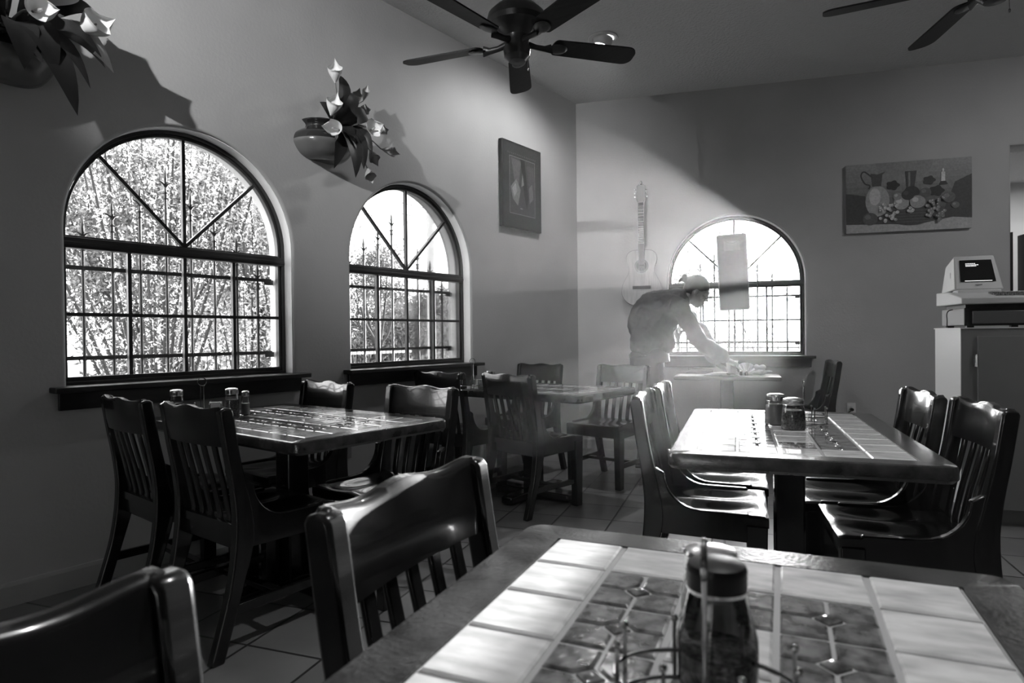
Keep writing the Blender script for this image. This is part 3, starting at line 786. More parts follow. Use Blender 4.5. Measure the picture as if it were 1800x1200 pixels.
sh.append((el(-.235, -.03, .095, .135), .17)); sh.append(([(-.275, .10), (-.205, .10), (-.195, .20), (-.17, .225), (-.235, .205), (-.29, .215)], .04))
sh.append((el(-.255, .01, .045, .075), .26))
hp = catmull([(-.285, .19, 0), (-.34, .235, 0), (-.365, .20, 0), (-.335, .13, 0), (-.295, .11, 0), (-.305, .08, 0)], 6)
for a, b in zip(hp, hp[1:]):
    dd = (b-a).normalized(); nn = Vector((-dd.y, dd.x, 0))*.006
    sh.append(([tuple((a+nn)[:2]), tuple((a-nn)[:2]), tuple((b-nn)[:2]), tuple((b+nn)[:2])], .03))
sh.append(([(-.005, .06), (.05, .06), (.07, .215), (-.02, .215)], .03)); sh.append((rect(.005, .02, .07, .205), .10)); sh.append((el(.03, .03, .06, .055), .02))
def vine(cx, cy, s, g): return [(cx+s*(1+.13*math.cos(5*k*2*PI/30))*math.cos(2*PI*k/30), cy+s*.8*(1+.13*math.cos(5*k*2*PI/30))*math.sin(2*PI*k/30)) for k in range(30)], g
sh.append(vine(-.115, .10, .05, .015)); sh.append(vine(.165, .125, .045, .02)); sh.append(vine(.22, .03, .055, .012))
sh.append((rect(.255, .285, .10, .19), .33)); sh.append(([(.235, .08), (.305, .08), (.29, .11), (.25, .11)], .02)); sh.append((el(.27, .205, .007, .015), .4))
sh.append((el(.03, -.17, .17, .085), .03))
for i in range(5): sh.append((rect(-.12, .18, -.225+.024*i, -.222+.024*i), .07))
for cx, cy, r, g in ((-.05, -.06, .06, .17), (.075, -.055, .06, .15), (.135, .02, .045, .05), (-.08, -.0, .035, .12), (.0, .01, .05, .02), (-.295, -.185, .06, .05), (.36, -.10, .03, .07), (.31, -.03, .05, .06)):
    sh.append((el(cx, cy, r, r*.92), g)); sh.append((el(cx-r*.3, cy+r*.3, r*.4, r*.35), g*1.7))
rg = random.Random(3)
for cx, cy, n_, g in ((-.15, -.13, 30, .28), (.015, -.115, 8, .28), (.21, -.10, 26, .14), (.24, -.20, 10, .10)):
    for _ in range(n_):
        x = cx+rg.uniform(-.07, .07)*(1 if n_ > 20 else .35); y = cy+rg.uniform(-.085, .07)*(1 if n_ > 20 else .4)
        sh.append((el(x, y, .014, .014, 12), g*rg.uniform(.5, 1.1))); sh.append((el(x-.004, y+.004, .005, .005, 8), min(.6, g*1.8)))
art('painted_still_life', pt, [(P_, min(.8, g_*2.1)) for P_, g_ in sh], .0245)
fp = thing('framed_picture', 'dark framed print hanging on the left wall near the room corner', 'picture', mtx=LEFT @ Matrix.Translation((4.445, 2.415, 0)))
fw_, fh_ = .565, .735
MB().box((0, 0, .02), (fw_, fh_, .038)).build('frame', M['black'], fp, bevel=.004)
sh = [(rect(-fw_/2+.012, fw_/2-.012, -fh_/2+.012, fh_/2-.012), .022), (rect(-.185, .185, -.245, .245), .16), (rect(-.181, .181, -.241, .241), .035)]
sh += [([(-.16, .23), (-.02, .22), (-.06, -.02), (-.12, .05)], .07), ([(-.03, .24), (.03, .24), (.085, -.09), (.06, -.2), (.02, -.05)], .012), ([(.06, .2), (.17, .2), (.17, -.05), (.10, -.02)], .05)]
sh += [([(-.17, -.02), (-.09, .06), (-.03, -.03), (-.07, -.17), (-.14, -.12)], .13), ([(-.15, -.03), (-.1, .02), (-.08, -.05), (-.12, -.1)], .22), ([(.09, .0), (.14, .05), (.16, -.08), (.1, -.13)], .10), ([(-.02, .0), (.0, .12), (.02, .02)], .14), (el(-.02, -.19, .02, .006), .14)]
for i in range(16): sh.append((rect(-.21+.026*i, -.198+.026*i, .262, .274), .06))
art('print', fp, sh, .0395)

# ------------------------------------------------------------------ guitar
gt = thing('acoustic_guitar', 'acoustic guitar hanging on the back wall beside the arched window', 'guitar', mtx=BACK @ Matrix.Translation((.632, 0, .012)))
half = [(0, 1.395), (.07, 1.40), (.135, 1.425), (.175, 1.475), (.19, 1.53), (.18, 1.60), (.15, 1.66), (.125, 1.71), (.12, 1.745), (.128, 1.785), (.142, 1.83), (.142, 1.87), (.125, 1.905), (.09, 1.925), (.04, 1.932), (0, 1.933)]
hs = catmull([(a, b, 0) for a, b in half], 4)
outl = [(p.x, p.y) for p in hs]+[(-p.x, p.y) for p in hs[-2:0:-1]]
MB().prism(outl, .0, .085).build('sides', M['guitarside'], gt, smooth=40)
ins = [(a*.985, 1.665+(b-1.665)*.985) for a, b in outl]
MB().prism(ins, .083, .0875).build('soundboard', M['spruce'], gt, smooth=40, bevel=.001)
hc = (0, 1.775)
MB().ring([(hc[0]+.066*math.cos(2*PI*k/36), hc[1]+.066*math.sin(2*PI*k/36)) for k in range(36)], [(hc[0]+.047*math.cos(2*PI*k/36), hc[1]+.047*math.sin(2*PI*k/36)) for k in range(36)], .0872, .0885).build('rosette', M['guitarside'], gt)
MB().prism(el(hc[0], hc[1], .047, .047, 36), .0872, .0882).build('sound_hole', M['black'], gt)
MB().box((0, 1.572, .092), (.17, .03, .010)).build('bridge', M['guitarside'], gt, bevel=.002)
MB().box((0, 2.085, .088), (.056, .61, .02)).build('neck', M['ebony'], gt, bevel=.004)
fr = MB()
for k in range(18): fr.box((0, 2.38-.62*(1-2**(-k/12)), .0985), (.055, .003, .002))
fr.build('frets', M['steel'], gt)
MB().prism([(-.03, 2.385), (.03, 2.385), (.042, 2.41), (.04, 2.54), (.02, 2.555), (0, 2.548), (-.02, 2.555), (-.04, 2.54), (-.042, 2.41)], .072, .088).build('headstock', M['guitarside'], gt, bevel=.003)
for s in (-1, 1):
    for k in range(3):
        pg = MB(); pg.tube([(s*.04, 2.435+.035*k, .08), (s*.055, 2.435+.035*k, .08)], .004, 8); pg.box((s*.058, 2.435+.035*k, .08), (.008, .016, .014)); pg.build('tuning_peg', M['steel'], gt)
st_ = MB()
for k in range(6): x = -.021+.0084*k; st_.tube([(x*1.25, 1.575, .099), (x, 2.385, .1)], .0006, 4)
st_.build('strings', M['steel'], gt)
hk = tag(MB().tube(catmull([(.632, 2.545, .013), (.632, 2.60, .013), (.632, 2.59, .05), (.632, 2.55, .12)], 4), .006, 8).build('wall_hook', M['black'], xf=BACK), 'black wall hook above the guitar headstock', 'hook')

# ------------------------------------------------------------------ sign hanging in the back window
M['signback'] = mat('dark_sign_back', .05, .5)
sg = thing('hanging_sign', 'dark back of a lit sign hanging in the arched back window', 'sign', mtx=BACK @ Matrix.Translation((1.462, 1.69, .035)))
sg.rotation_euler.rotate_axis('Z', R(2.2))
def rrect(w, h, r, n=5):
    P = []
    for sx, sy, a0 in ((1, 1, 0), (-1, 1, 90), (-1, -1, 180), (1, -1, 270)):
        P += [(sx*(w/2-r)+r*math.cos(R(a0+90*k/n)), sy*(h/2-r)+r*math.sin(R(a0+90*k/n))) for k in range(n+1)]
    return P
MB().prism(rrect(.265, .705, .02), -.03, .018).build('housing', M['signback'], sg, bevel=.004)
MB().ring(rrect(.268, .708, .02), rrect(.248, .688, .016), .016, .024).build('rim', M['lam'], sg)
MB().box((0, .245, .0195), (.14, .09, .002)).build('sticker', M['lam'], sg)
ar = MB(); ar.tube(catmull([(-.05, .285, .021), (-.02, .268, .021), (.02, .268, .021), (.05, .285, .021)], 4), .002, 5); ar.build('sticker_arc', M['grey'], sg)
ch = MB()
for s in (-1, 1):
    ch.tube([(s*.1, .35, 0), (s*.1, .385, -.01), (s*.095, .40, -.03)], .004, 6); ch.ell((s*.1, .375, 0), (.009, .009, .009), 8, 6)
ch.tube([(-.1, .375, 0), (.1, .375, 0)], .002, 6); ch.tube([(0, .375, 0), (0, .50, -.05)], .004, 6)
ch.build('hanger', M['black'], sg)
cb = MB(); cb.tube(catmull([(.125, -.29, 0), (.17, -.27, 0), (.205, -.2, 0), (.21, -.08, -.01), (.19, .04, -.02), (.13, .12, -.02)], 6), .004, 6)
cb.tube([(.01, -.35, 0), (.05, -.46, -.005), (.155, -.745, -.01)], .004, 6); cb.build('power_cord', M['black'], sg)

# ------------------------------------------------------------------ outlets
def outlet(label, xf, a, z, m, m2):
    t = thing('wall_outlet', label, 'outlet', mtx=xf @ Matrix.Translation((a, z, 0)))
    MB().prism(rrect(.072, .115, .006), 0, .006).build('cover_plate', m, t, bevel=.0015)
    for dz in (-.021, .021):
        MB().prism(el(0, dz, .016, .014, 18), .005, .008).build('socket', m2, t)
        MB().box((-.005, dz, .008), (.002, .008, .001)).box((.005, dz, .008), (.002, .008, .001)).build('slot', M['black'], t)
    return t
outlet('dark wall outlet on the left wall below the first table edge', LEFT, 2.565, .40, M['grey'], M['lam'])
outlet('white wall outlet on the back wall with a black plug in it', BACK, 2.458, .432, M['white'], M['white'])
pg = thing('power_plug', 'black plug and cord in the white outlet on the back wall', 'plug', mtx=BACK @ Matrix.Translation((2.458, .432, .0)))
MB().tube([(0, .0, .009), (0, 0, .045)], .014, 10).build('plug', M['black'], pg)
MB().tube(catmull([(0, 0, .045), (-.03, -.02, .06), (-.09, -.05, .04), (-.2, -.06, .02), (-.35, -.25, .02), (-.5, -.41, .022)], 5), .004, 6).build('cord', M['black'], pg)

# ------------------------------------------------------------------ cabinet, cash drawer, register
ct = thing('host_stand_cabinet', 'tall grey cabinet standing at the right behind the glossy chairs', 'cabinet', (3.151, 4.489, 0), R(22.5))
MB().box((.45, .195, .62), (.9, .385, 1.04)).build('body', M['lam_lit'], ct, bevel=.003)  # lighter than the front: light from the left put into the colour
MB().box((.45, .2, .05), (.86, .30, .1)).build('toe_kick', M['lam'], ct)
MB().box((.45, -.002, .62), (.9, .008, 1.038)).build('face_frame', M['lam'], ct)
MB().box((.485, -.012, .595), (.81, .016, .99)).build('door', M['lam'], ct, bevel=.002)
for z in (.95, .28):
    h = MB(); h.tube([(.074, -.018, z-.035), (.074, -.018, z+.035)], .006, 8); h.box((.066, -.013, z), (.02, .004, .07)); h.build('hinge', M['steel'], ct)
MB().box((.45, .19, 1.137), (.91, .40, .006)).build('cabinet_top', M['lam_lit'], ct)
cr = thing('cash_till', 'black cash till under the register on the tall cabinet', 'cash drawer', (3.151, 4.489, 1.1405), R(22.5))
MB().box((.235, .18, .062), (.42, .33, .10)).build('case', M['grey'], cr, bevel=.003)
MB().box((.235, .012, .062), (.424, .012, .104)).build('front_frame', M['black'], cr, bevel=.003)
MB().box((.245, .0, .058), (.37, .014, .072)).build('drawer_front', M['drawer'], cr, bevel=.003)
MB().tube([(.33, -.006, .055), (.33, -.016, .055)], .012, 14).build('lock', M['steel'], cr)
for x in (.06, .40):
    for y in (.04, .32): MB().box((x, y, .006), (.035, .03, .012)).build('rubber_foot', M['black'], cr)
rg_ = thing('cash_register', 'beige cash register terminal with a small monitor on the black drawer', 'cash register', (3.151, 4.489, 1.2525), R(22.5))
b = MB(); prof = [(.0, .012), (.0, .05), (.06, .062), (.20, .092), (.385, .098), (.385, .012)]
b.prism(prof, -.0, .5, lambda y, z, x: (x, y-.02, z+.01)); b.build('keyboard_base', M['beige'], rg_, bevel=.006)
k = MB()
for i in range(12):
    for j in range(4):
        y = .055+.028*j; k.box((.20+.022*i, y-.02, .0755+.006*j), (.017, .02, .007))
k.build('keys', M['grey'], rg_)
MB().box((.25, .15, .012), (.44, .28, .022)).build('underside', M['black'], rg_)
mn = MB(); f0 = [(.03, .115), (.285, .115), (.26, .325), (.05, .325)]   # front face x,z at y
y0 = lambda z: .16+(z-.115)*.32
bk = [(.04, .10), (.265, .10), (.24, .275), (.065, .275)]
A = [mn.v((x, y0(z), z)) for x, z in f0]; B = [mn.v((x, .40, z)) for x, z in bk]
mn.face(A); mn.face(B[::-1])
for q in range(4): mn.face((A[q], B[q], B[(q+1) % 4], A[(q+1) % 4]))
mon = mn.build('monitor_shell', M['beige'], rg_, bevel=.008)
def facep(u_, w_, d): # point on sloped monitor face
    z = .115+w_; x = .157+u_; return (x, y0(z)-d, z)
bz = MB(); bz.face([bz.v(facep(u_, w_, .004)) for u_, w_ in ((-.092, .048), (.092, .048), (.083, .182), (-.083, .182))]); sc_ = bz.build('screen', M['screen'], mon, fixn=False)
def scr(n, w0, w1): 
    g = (w1-w0)/n; return [w0+g*i for i in range(n)]
tx = MB()
for row, (w_, L) in enumerate(((.158, .05), (.150, .065), (.143, .055))):
    x = -.055
    while x < -.055+L:
        d = random.uniform(.003, .008); tx.face([tx.v(facep(a, c, .0055)) for a, c in ((x, w_), (x+d, w_), (x+d, w_+.003), (x, w_+.003))]); x += d+.002
tx.face([tx.v(facep(a, c, .0055)) for a, c in ((-.07, .052), (.072, .052), (.072, .0545), (-.07, .0545))])
tx.build('screen_text', M['glow'], mon, fixn=False)
MB().box((.1525, .185, .10), (.225, .08, .028)).build('monitor_neck', M['beige'], rg_, bevel=.005)
bd = MB(); bd.face([bd.v(facep(u_, w_, .004)) for u_, w_ in ((-.018, .026), (.018, .026), (.018, .033), (-.018, .033))]); bd.build('name_badge', M['grey'], mon, fixn=False)
cbl = MB(); cbl.tube(catmull([(.05, .20, .0), (.0, .16, -.008), (-.02, .14, -.03), (-.022, .13, -.07), (-.02, .14, -.108)], 6), .003, 6)
cbl.build('data_cable', M['black'], rg_)
sd = MB(); sp_ = [(.036, .245, .185), (.036, .262, .20), (.036, .275, .235), (.036, .255, .222)]
def side_x(y, z):   # the slanted left flank of the monitor
    t_ = (y-y0(z))/(.40-y0(z)); return (.03+(z-.115)/.21*.02)*(1-t_)+(.04+(z-.10)/.175*.025)*t_-.0025
sd.face([sd.v((side_x(y, z), y, z)) for _, y, z in sp_]); sd.build('side_sticker', M['grey'], mon, fixn=False)
struct(bbox('trim_2', OPEN0-.004, OPEN0+.012, 1.44, 1.95, -.03, .004, M['black']))
# in the opening beyond
hw = struct(bbox('trim_1', OPEN0, OPEN1, 0, 1.44, -.24, -.02, M['wall']))
ps = tag(MB().prism(rrect(.16, .16, .03), 0, .5, lambda a, b, h: (a, h, b)).prism(rrect(.22, .22, .05), 0, .02, lambda a, b, h: (a, h, b)).build('dark_urn_post', M['black'], xf=BACK @ Matrix.Translation((3.895, 1.4405, -.13)), bevel=.004),
         'dark upright post on the ledge behind the register, cut by the right edge', 'post')

# ------------------------------------------------------------------ person
def fuse(name, mb, voxel, m, parent=None, smooth=6, mtx=None):
    me = mb.mesh(name, m, 0); o = bpy.data.objects.new(name, me); COL.objects.link(o)
    r = o.modifiers.new('r', 'REMESH'); r.mode = 'VOXEL'; r.voxel_size = voxel
    s = o.modifiers.new('s', 'SMOOTH'); s.factor = .5; s.iterations = smooth
    dg = bpy.context.evaluated_depsgraph_get(); dg.update()
    me2 = bpy.data.meshes.new_from_object(o.evaluated_get(dg)); bpy.data.objects.remove(o)
    me2.materials.clear(); me2.materials.append(m); me2.polygons.foreach_set('use_smooth', [True]*len(me2.polygons))
    n = bpy.data.objects.new(name, me2); COL.objects.link(n)
    if parent: n.parent = parent
    return n
PM = Matrix.Translation((1.1, 5.05, 0)) @ Matrix.Rotation(R(22.5), 4, 'Z')
HR = Matrix.Rotation(R(27), 3, 'Y')          # head bowed forward
hc_ = Vector((.245, 0, 1.475))
def hp_(x, y, z): return hc_+HR @ Vector((x, y, z))
b = MB()
b.ell(hp_(-.012, 0, .03), (.098, .074, .092), 20, 14, HR)          # cranium
b.ell(hp_(.018, 0, -.045), (.07, .06, .075), 16, 12, HR)           # face
b.ell(hp_(.045, 0, -.095), (.038, .036, .03), 12, 8, HR)           # chin
b.ell(hp_(.02, 0, -.085), (.05, .05, .035), 12, 8, HR)             # jaw
b.tube([hp_(.083, 0, .012), hp_(.094, 0, -.012), hp_(.106, 0, -.034), hp_(.086, 0, -.045)], [.008, .010, .014, .008], 8)   # nose
b.tube([hp_(.078, -.04, .022), hp_(.09, 0, .024), hp_(.078, .04, .022)], .011, 8)      # brow
b.tube([hp_(.075, -.022, -.066), hp_(.088, 0, -.066), hp_(.075, .022, -.066)], .007, 8); b.tube([hp_(.073, -.02, -.077), hp_(.085, 0, -.078), hp_(.073, .02, -.077)], .007, 8)  # lips
for s in (-1, 1):
    b.ell(hp_(-.005, s*.075, -.02), (.02, .009, .032), 10, 8, HR)   # ears
    b.ell(hp_(.062, s*.04, -.03), (.02, .02, .02), 10, 8, HR)       # cheek
b.tube([hp_(-.035, 0, -.05), (.15, 0, 1.43), (.07, 0, 1.36)], [.058, .06, .08], 14)    # neck
b.tube([(.07, 0, 1.36), (-.02, 0, 1.24), (-.12, 0, 1.05), (-.18, 0, .92)], [(.15, .10), (.16, .11), (.14, .10), (.15, .11)], 16)
RS, RE, RW, RH = Vector((.10, -.175, 1.345)), Vector((.262, -.14, 1.055)), Vector((.490, .095, .897)), Vector((.565, .15, .853))
LS, LE, LW, LH = Vector((.10, .18, 1.35)), Vector((.30, .30, 1.10)), Vector((.42, .36, .85)), Vector((.48, .38, .81))
for S0, E0, W0 in ((RS, RE, RW), (LS, LE, LW)):
    b.tube([S0+Vector((-.03, 0, .02)), S0, S0*.5+E0*.5, E0, E0*.5+W0*.5, W0], [.05, .052, .044, .037, .034, .024], 12)
def hand(W0, H0, dn, curl, side):
    d = (H0-W0).normalized(); sd = d.cross(Vector(dn)).normalized(); nn = sd.cross(d).normalized()   # nn: back of hand
    b.tube([W0, W0+d*.03, W0+d*.065, W0+d*.095], [(.026, .022), (.036, .021), (.044, .019), (.042, .016)], 12)
    for k, (o, L) in enumerate(((-.030, .078), (-.010, .088), (.011, .082), (.030, .066))):
        p = W0+d*.09+sd*o; pts = [p-d*.02, p]; ang = 0
        for f_ in (.45, .32, .23):
            ang += curl*(1 if f_ < .4 else .7); dd = d*math.cos(ang)-nn*math.sin(ang); p = p+dd*L*f_; pts.append(p)
        b.tube(pts, [.0105, .0105, .0098, .009, .0078], 8); b.ell(pts[-1], (.0072,)*3, 8, 6)
    p = W0+d*.025+sd*(-.026*side); t1 = (d*.55-sd*side*.7-nn*.45).normalized(); t2 = (d*.9-sd*side*.1-nn*.55).normalized()
    b.tube([p, p+t1*.035, p+t1*.05+t2*.02, p+t1*.05+t2*.045], [.015, .012, .010, .008], 8)
hand(RW, RH, (.2, -.55, .8), .38, 1)
hand(LW, LH, (.2, .3, .9), .25, -1)
for s in (-1, 1):
    hx = -.17 if s < 0 else -.14
    b.tube([(-.17, s*.09, .94), (hx, s*.1, .86), (hx+.04, s*.1, .50), (hx, s*.1, .27), (hx-.03, s*.1, .09)], [.085, .085, .058, .052, .036], 14)
    b.ell((hx+.03, s*.1, .045), (.12, .04, .035), 12, 8)
person = fuse('person', b, .0052, M['skin'], smooth=3); person.matrix_world = PM
tag(person, 'person with tied back hair bending over the small rear table, wiping it', 'person')
sh_ = MB()
sh_.tube([(.165, 0, 1.435), (.12, 0, 1.425), (.04, 0, 1.36), (-.05, 0, 1.27), (-.13, 0, 1.14), (-.17, 0, 1.03), (-.185, 0, .955)],
         [(.075, .075), (.13, .10), (.20, .135), (.21, .155), (.20, .165), (.19, .15), (.175, .13)], 22)
sh_.ell((-.155, 0, 1.26), (.165, .18, .215), 22, 14, Matrix.Rotation(R(30), 3, 'Y')); sh_.ell((-.10, 0, 1.345), (.19, .19, .15), 22, 14, Matrix.Rotation(R(-20), 3, 'Y')); sh_.ell((.02, 0, 1.39), (.17, .19, .11), 20, 12)
sh_.ell((-.05, -.0, 1.06), (.12, .15, .12), 14, 10)
for S0, E0, W0 in ((RS, RE, RW), (LS, LE, LW)):
    c = catmull([S0+Vector((-.07, 0, .03)), S0, S0*.5+E0*.5, E0, E0*.5+W0*.5, W0-(W0-E0).normalized()*.012], 4)
    rad = [.080+.005*math.sin(i*1.9)-.018*(i/len(c)) for i in range(len(c))]
    for i in range(len(c)):
        if i > len(c)-3: rad[i] = .044 if i == len(c)-2 else .036
    sh_.tube(c, rad, 14)
sh_.tube([hp_(-.06, 0, -.085), (.155, 0, 1.42)], [.066, .08], 14)      # collar
shirt = fuse('shirt', sh_, .009, M['shirt'], person, 26)
tr = bpy.data.textures.new('cloth_folds', 'CLOUDS'); tr.noise_scale = .06; tr.noise_depth = 2
dm_ = shirt.modifiers.new('folds', 'DISPLACE'); dm_.texture = tr; dm_.strength = .022; dm_.mid_level = .5
tb = MB(); tb.tube([(-.165, 0, 1.0), (-.155, 0, .95), (-.145, 0, .87)], [(.165, .15), (.172, .165), (.175, .17)], 20)
for s in (-1, 1):
    hx = -.17 if s < 0 else -.14
    tb.tube([(-.17, s*.085, .92), (hx, s*.1, .84), (hx+.04, s*.1, .50), (hx+.01, s*.1, .27), (hx-.02, s*.1, .06)], [.105, .105, .08, .075, .072], 16)
fuse('trousers', tb, .009, M['trousers'], person, 4)
bl = MB(); bl.tube([(-.164, 0, .985), (-.158, 0, .955)], [(.174, .162), (.176, .168)], 24, cap=False); bl.build('belt', M['shoe'], person)
hr = MB(); hr.ell(hp_(-.022, 0, .045), (.105, .083, .09), 20, 14, HR); hr.ell(hp_(-.06, 0, .0), (.06, .07, .075), 14, 10, HR)
hr.ell(hp_(-.12, 0, .05), (.035, .03, .03), 12, 8, HR); hr.ell(hp_(-.145, .01, .065), (.025, .02, .03), 10, 8)
hr.tube([hp_(-.14, 0, .05), hp_(-.165, 0, .035), hp_(-.17, 0, .0)], [.018, .016, .006], 8)
fuse('hair', hr, .006, M['hair'], person, 2)
for s in (-1, 1):
    hx = -.17 if s < 0 else -.14
    sm = MB(); sm.ell((hx+.03, s*.1, .05), (.14, .05, .05), 14, 8); sm.box((hx+.03, s*.1, .012), (.26, .09, .02)); fuse('shoe', sm, .008, M['shoe'], person, 3)

# things on the rear table (local frame of that table)
RT = Matrix.Translation((1.106, 5.158, 0)) @ Matrix.Rotation(R(18), 4, 'Z'); TZ2 = .7615
def on(x, y, z=0): return RT @ Vector((x, y, TZ2+z))
RZ = R(18)
def sheet(mb, x0, x1, y0_, y1, z, curl=0):
    mb.grid(lambda a, c: (x0+(x1-x0)*a, y0_+(y1-y0_)*c, z+curl*math.sin(PI*a)), 8, 1); mb.grid(lambda a, c: (x0+(x1-x0)*a, y0_+(y1-y0_)*c, z+.002+curl*math.sin(PI*a)), 8, 1)
m = MB()
for k in range(4): m.box((0, .004*k, .006+.010*k), (.24-.01*k, .16, .009), Matrix.Rotation(R(4*k-6), 3, 'Z'))
tag(m.build('menu_stack', M['lam'], loc=on(.20, .47), rz=RZ), 'small stack of menus at the back of the rear table by the sill', 'menu')
m = MB(); sheet(m, -.17, .17, -.06, .09, .001, .0)
tag(m.build('paper_sheet', M['paper'], loc=on(.20, .12), rz=RZ+R(-3)), 'flat white paper sheet at the left end of the rear table', 'paper')
m = MB(); sheet(m, -.16, .14, -.06, .08, .001, .028)
tag(m.build('paper_sheet', M['paper'], loc=on(.40, .10), rz=RZ+R(4)), 'curled white paper sheet under the reaching hand', 'paper')
m = MB(); m.grid(lambda a, c: ((c-.5)*.10*(1-.5*a)+.012*math.sin(9*c), .012*math.sin(7*c+2*a), .125*(1-a)), 8, 12)
m.grid(lambda a, c: ((c-.5)*.10*(1-.5*a)+.012*math.sin(9*c), .012*math.sin(7*c+2*a)+.003, .125*(1-a)), 8, 12)
tag(m.build('cloth_napkin', M['cloth'], loc=on(.47, .155, .002), rz=RZ), 'white cloth napkin held upright in the hand', 'napkin')
m = MB()
def fanp(a, c):
    th = PI*a; r = .02+.085*c; return (r*math.cos(th), .012*c*math.cos(th*18), r*math.sin(th))
m.grid(fanp, 54, 5); m.grid(lambda a, c: (fanp(a, c)[0], fanp(a, c)[1]+.003, fanp(a, c)[2]), 54, 5)
tag(m.build('fan_folded_napkin', M['cloth'], loc=on(.585, .30, .001), rz=RZ), 'white napkin folded into a fan standing right of the hand', 'napkin')
for i, (x, y) in enumerate(((.545, .20), (.59, .19))):
    t = thing('salt_shaker', ('left' if i == 0 else 'right')+' one of two tiny shakers before the fan napkin', 'shaker', on(x, y), RZ, 'tiny shakers on the rear table')
    MB().lathe([(0, 0), (.013, 0), (.015, .01), (.012, .03)], 14).build('shaker_body', M['grey'], t); MB().lathe([(.012, .03), (.012, .038), (0, .042)], 14).build('shaker_cap', M['steel'], t)
m = MB(); rr_ = random.Random(5)
for k in range(9): m.ell((rr_.uniform(-.05, .05), rr_.uniform(-.03, .03), .022+rr_.uniform(0, .05)*(1 if k > 3 else 0)), (rr_.uniform(.025, .04), rr_.uniform(.02, .03), rr_.uniform(.015, .024)), 10, 8, Matrix.Rotation(rr_.uniform(0, 3), 3, 'Z'))
m.tube([(.0, 0, .03), (.07, .02, .035), (.10, .03, .03)], [.012, .01, .006], 8)
cw = fuse('crumpled_cloth', m, .006, M['cloth'], None, 2); cw.location = on(.70, .20, .002); cw.rotation_euler.z = RZ
tag(cw, 'crumpled white cloth on the right end of the rear table', 'cloth')

# ------------------------------------------------------------------ outdoors
GZ = -.12
struct(MB().prism([(-40, -20), (-.3, -20), (-.3, 5.7), (2.6, 6.95), (9, 9.6), (40, 22), (40, 60), (-40, 60)], GZ-.1, GZ).build('ground', M['ground'], smooth=0))
struct(MB().prism([(-6.6, -8), (-4.6, -8), (-4.6, 45), (-6.6, 45)], GZ+.002, GZ+.012).build('road', M['road'], smooth=0))
def quad_leaf(mb, p, n, s, el_=2.0):
    n = Vector(n).normalized(); a = n.orthogonal().normalized(); a = (Matrix.Rotation(random.uniform(0, 2*PI), 3, n) @ a); c = n.cross(a)
    p = Vector(p); mb.face([mb.v(p-c*s*.3), mb.v(p+a*s*el_*.5-c*s*.0+n*s*.1), mb.v(p+c*s*.3+a*s*.1), mb.v(p-a*s*el_*.5)])
def rv():
    while True:
        v = Vector((random.uniform(-1, 1), random.uniform(-1, 1), random.uniform(-1, 1)))
        if .05 < v.length < 1: return v.normalized()
def ocotillo(label, x, y, stems, hmin, hmax, spread, leaves=150, s=.032):
    t = thing('ocotillo', label, 'shrub', (x, y, GZ), 0, 'ocotillo shrubs outside the left windows'); st = MB(); lf = MB()
    for k in range(stems):
        a = 2*PI*k/stems+random.uniform(-.3, .3); L = random.uniform(hmin, hmax); sp = random.uniform(.25, 1)*spread
        P = catmull([(0.05*math.cos(a), .05*math.sin(a), 0), (sp*.35*math.cos(a), sp*.35*math.sin(a), L*.35), (sp*.75*math.cos(a), sp*.75*math.sin(a), L*.72), (sp*math.cos(a), sp*math.sin(a), L)], 6)
        st.tube(P, [.017-.011*i/(len(P)-1) for i in range(len(P))], 6)
        for _ in range(leaves):
            f_ = random.uniform(.04, 1)*(len(P)-1); i = min(int(f_), len(P)-2); p = P[i].lerp(P[i+1], f_-i)
            d = rv(); quad_leaf(lf, p+d*random.uniform(.01, .045), d+rv()*.6, s*random.uniform(.6, 1.2), 1.35)
    st.build('stems', M['bark'], t); lf.build('foliage', M['oleaf'], t, smooth=0, fixn=False)
    return t
ocotillo('dense tall ocotillo filling the left half of the larger window', -2.2, 2.35, 20, 2.5, 3.6, 1.15, 520, .028)
ocotillo('ocotillo arching low across the lower panes of the larger window', -2.5, 3.35, 9, 1.5, 2.6, 1.2, 380, .026)
ocotillo('slim ocotillo with two bright wands behind the right panes of the larger window', -2.0, 3.55, 4, 1.9, 2.6, .5, 360, .026)
def tree(label, x, y, h, r, lobes, n, m, s=.10, trunk=.05, name='tree', low=1.3):
    t = thing(name, label, 'tree' if name == 'tree' else 'shrub', (x, y, GZ), 0, 'trees and shrubs outside'); tb_ = MB(); lf = MB()
    for k in range(lobes):
        a = 2*PI*k/lobes+random.uniform(-.4, .4); q = random.uniform(.2, .8)*r
        c = Vector((q*math.cos(a), q*math.sin(a), max(.3, h-r*random.uniform(.3, low)))); R_ = r*random.uniform(.4, .65)
        if trunk: tb_.tube(catmull([(0, 0, 0), (.05*math.cos(a), .05*math.sin(a), h*.3), c*.55+Vector((0, 0, .1)), c], 4), [trunk*(1-.06*i) for i in range(13)], 7)
        for _ in range(int(2.2*n)//lobes):
            d = rv(); d.z *= .85; quad_leaf(lf, c+d*R_*random.uniform(.45, 1.05), d*.5+rv(), .55*s*random.uniform(.5, 1.3), 2.3)
    if trunk: tb_.build('trunk', M['bark'], t)
    lf.build('foliage', m, t, smooth=0, fixn=False)
    return t
tree('feathery pale tree behind the right half of the larger window', -7.6, 6.5, 5.2, 2.1, 14, 12000, M['pleaf'], .10, low=1.9)
tree('dark leafy tree beyond the left half of the larger window', -9.5, 5.0, 5.6, 2.6, 14, 12000, M['tleaf'], .13, low=2.0)
tree('broad grey tree far behind the ocotillo', -13.5, 8.3, 6.5, 3.0, 14, 11000, M['tleaf'], .17, low=2.0)
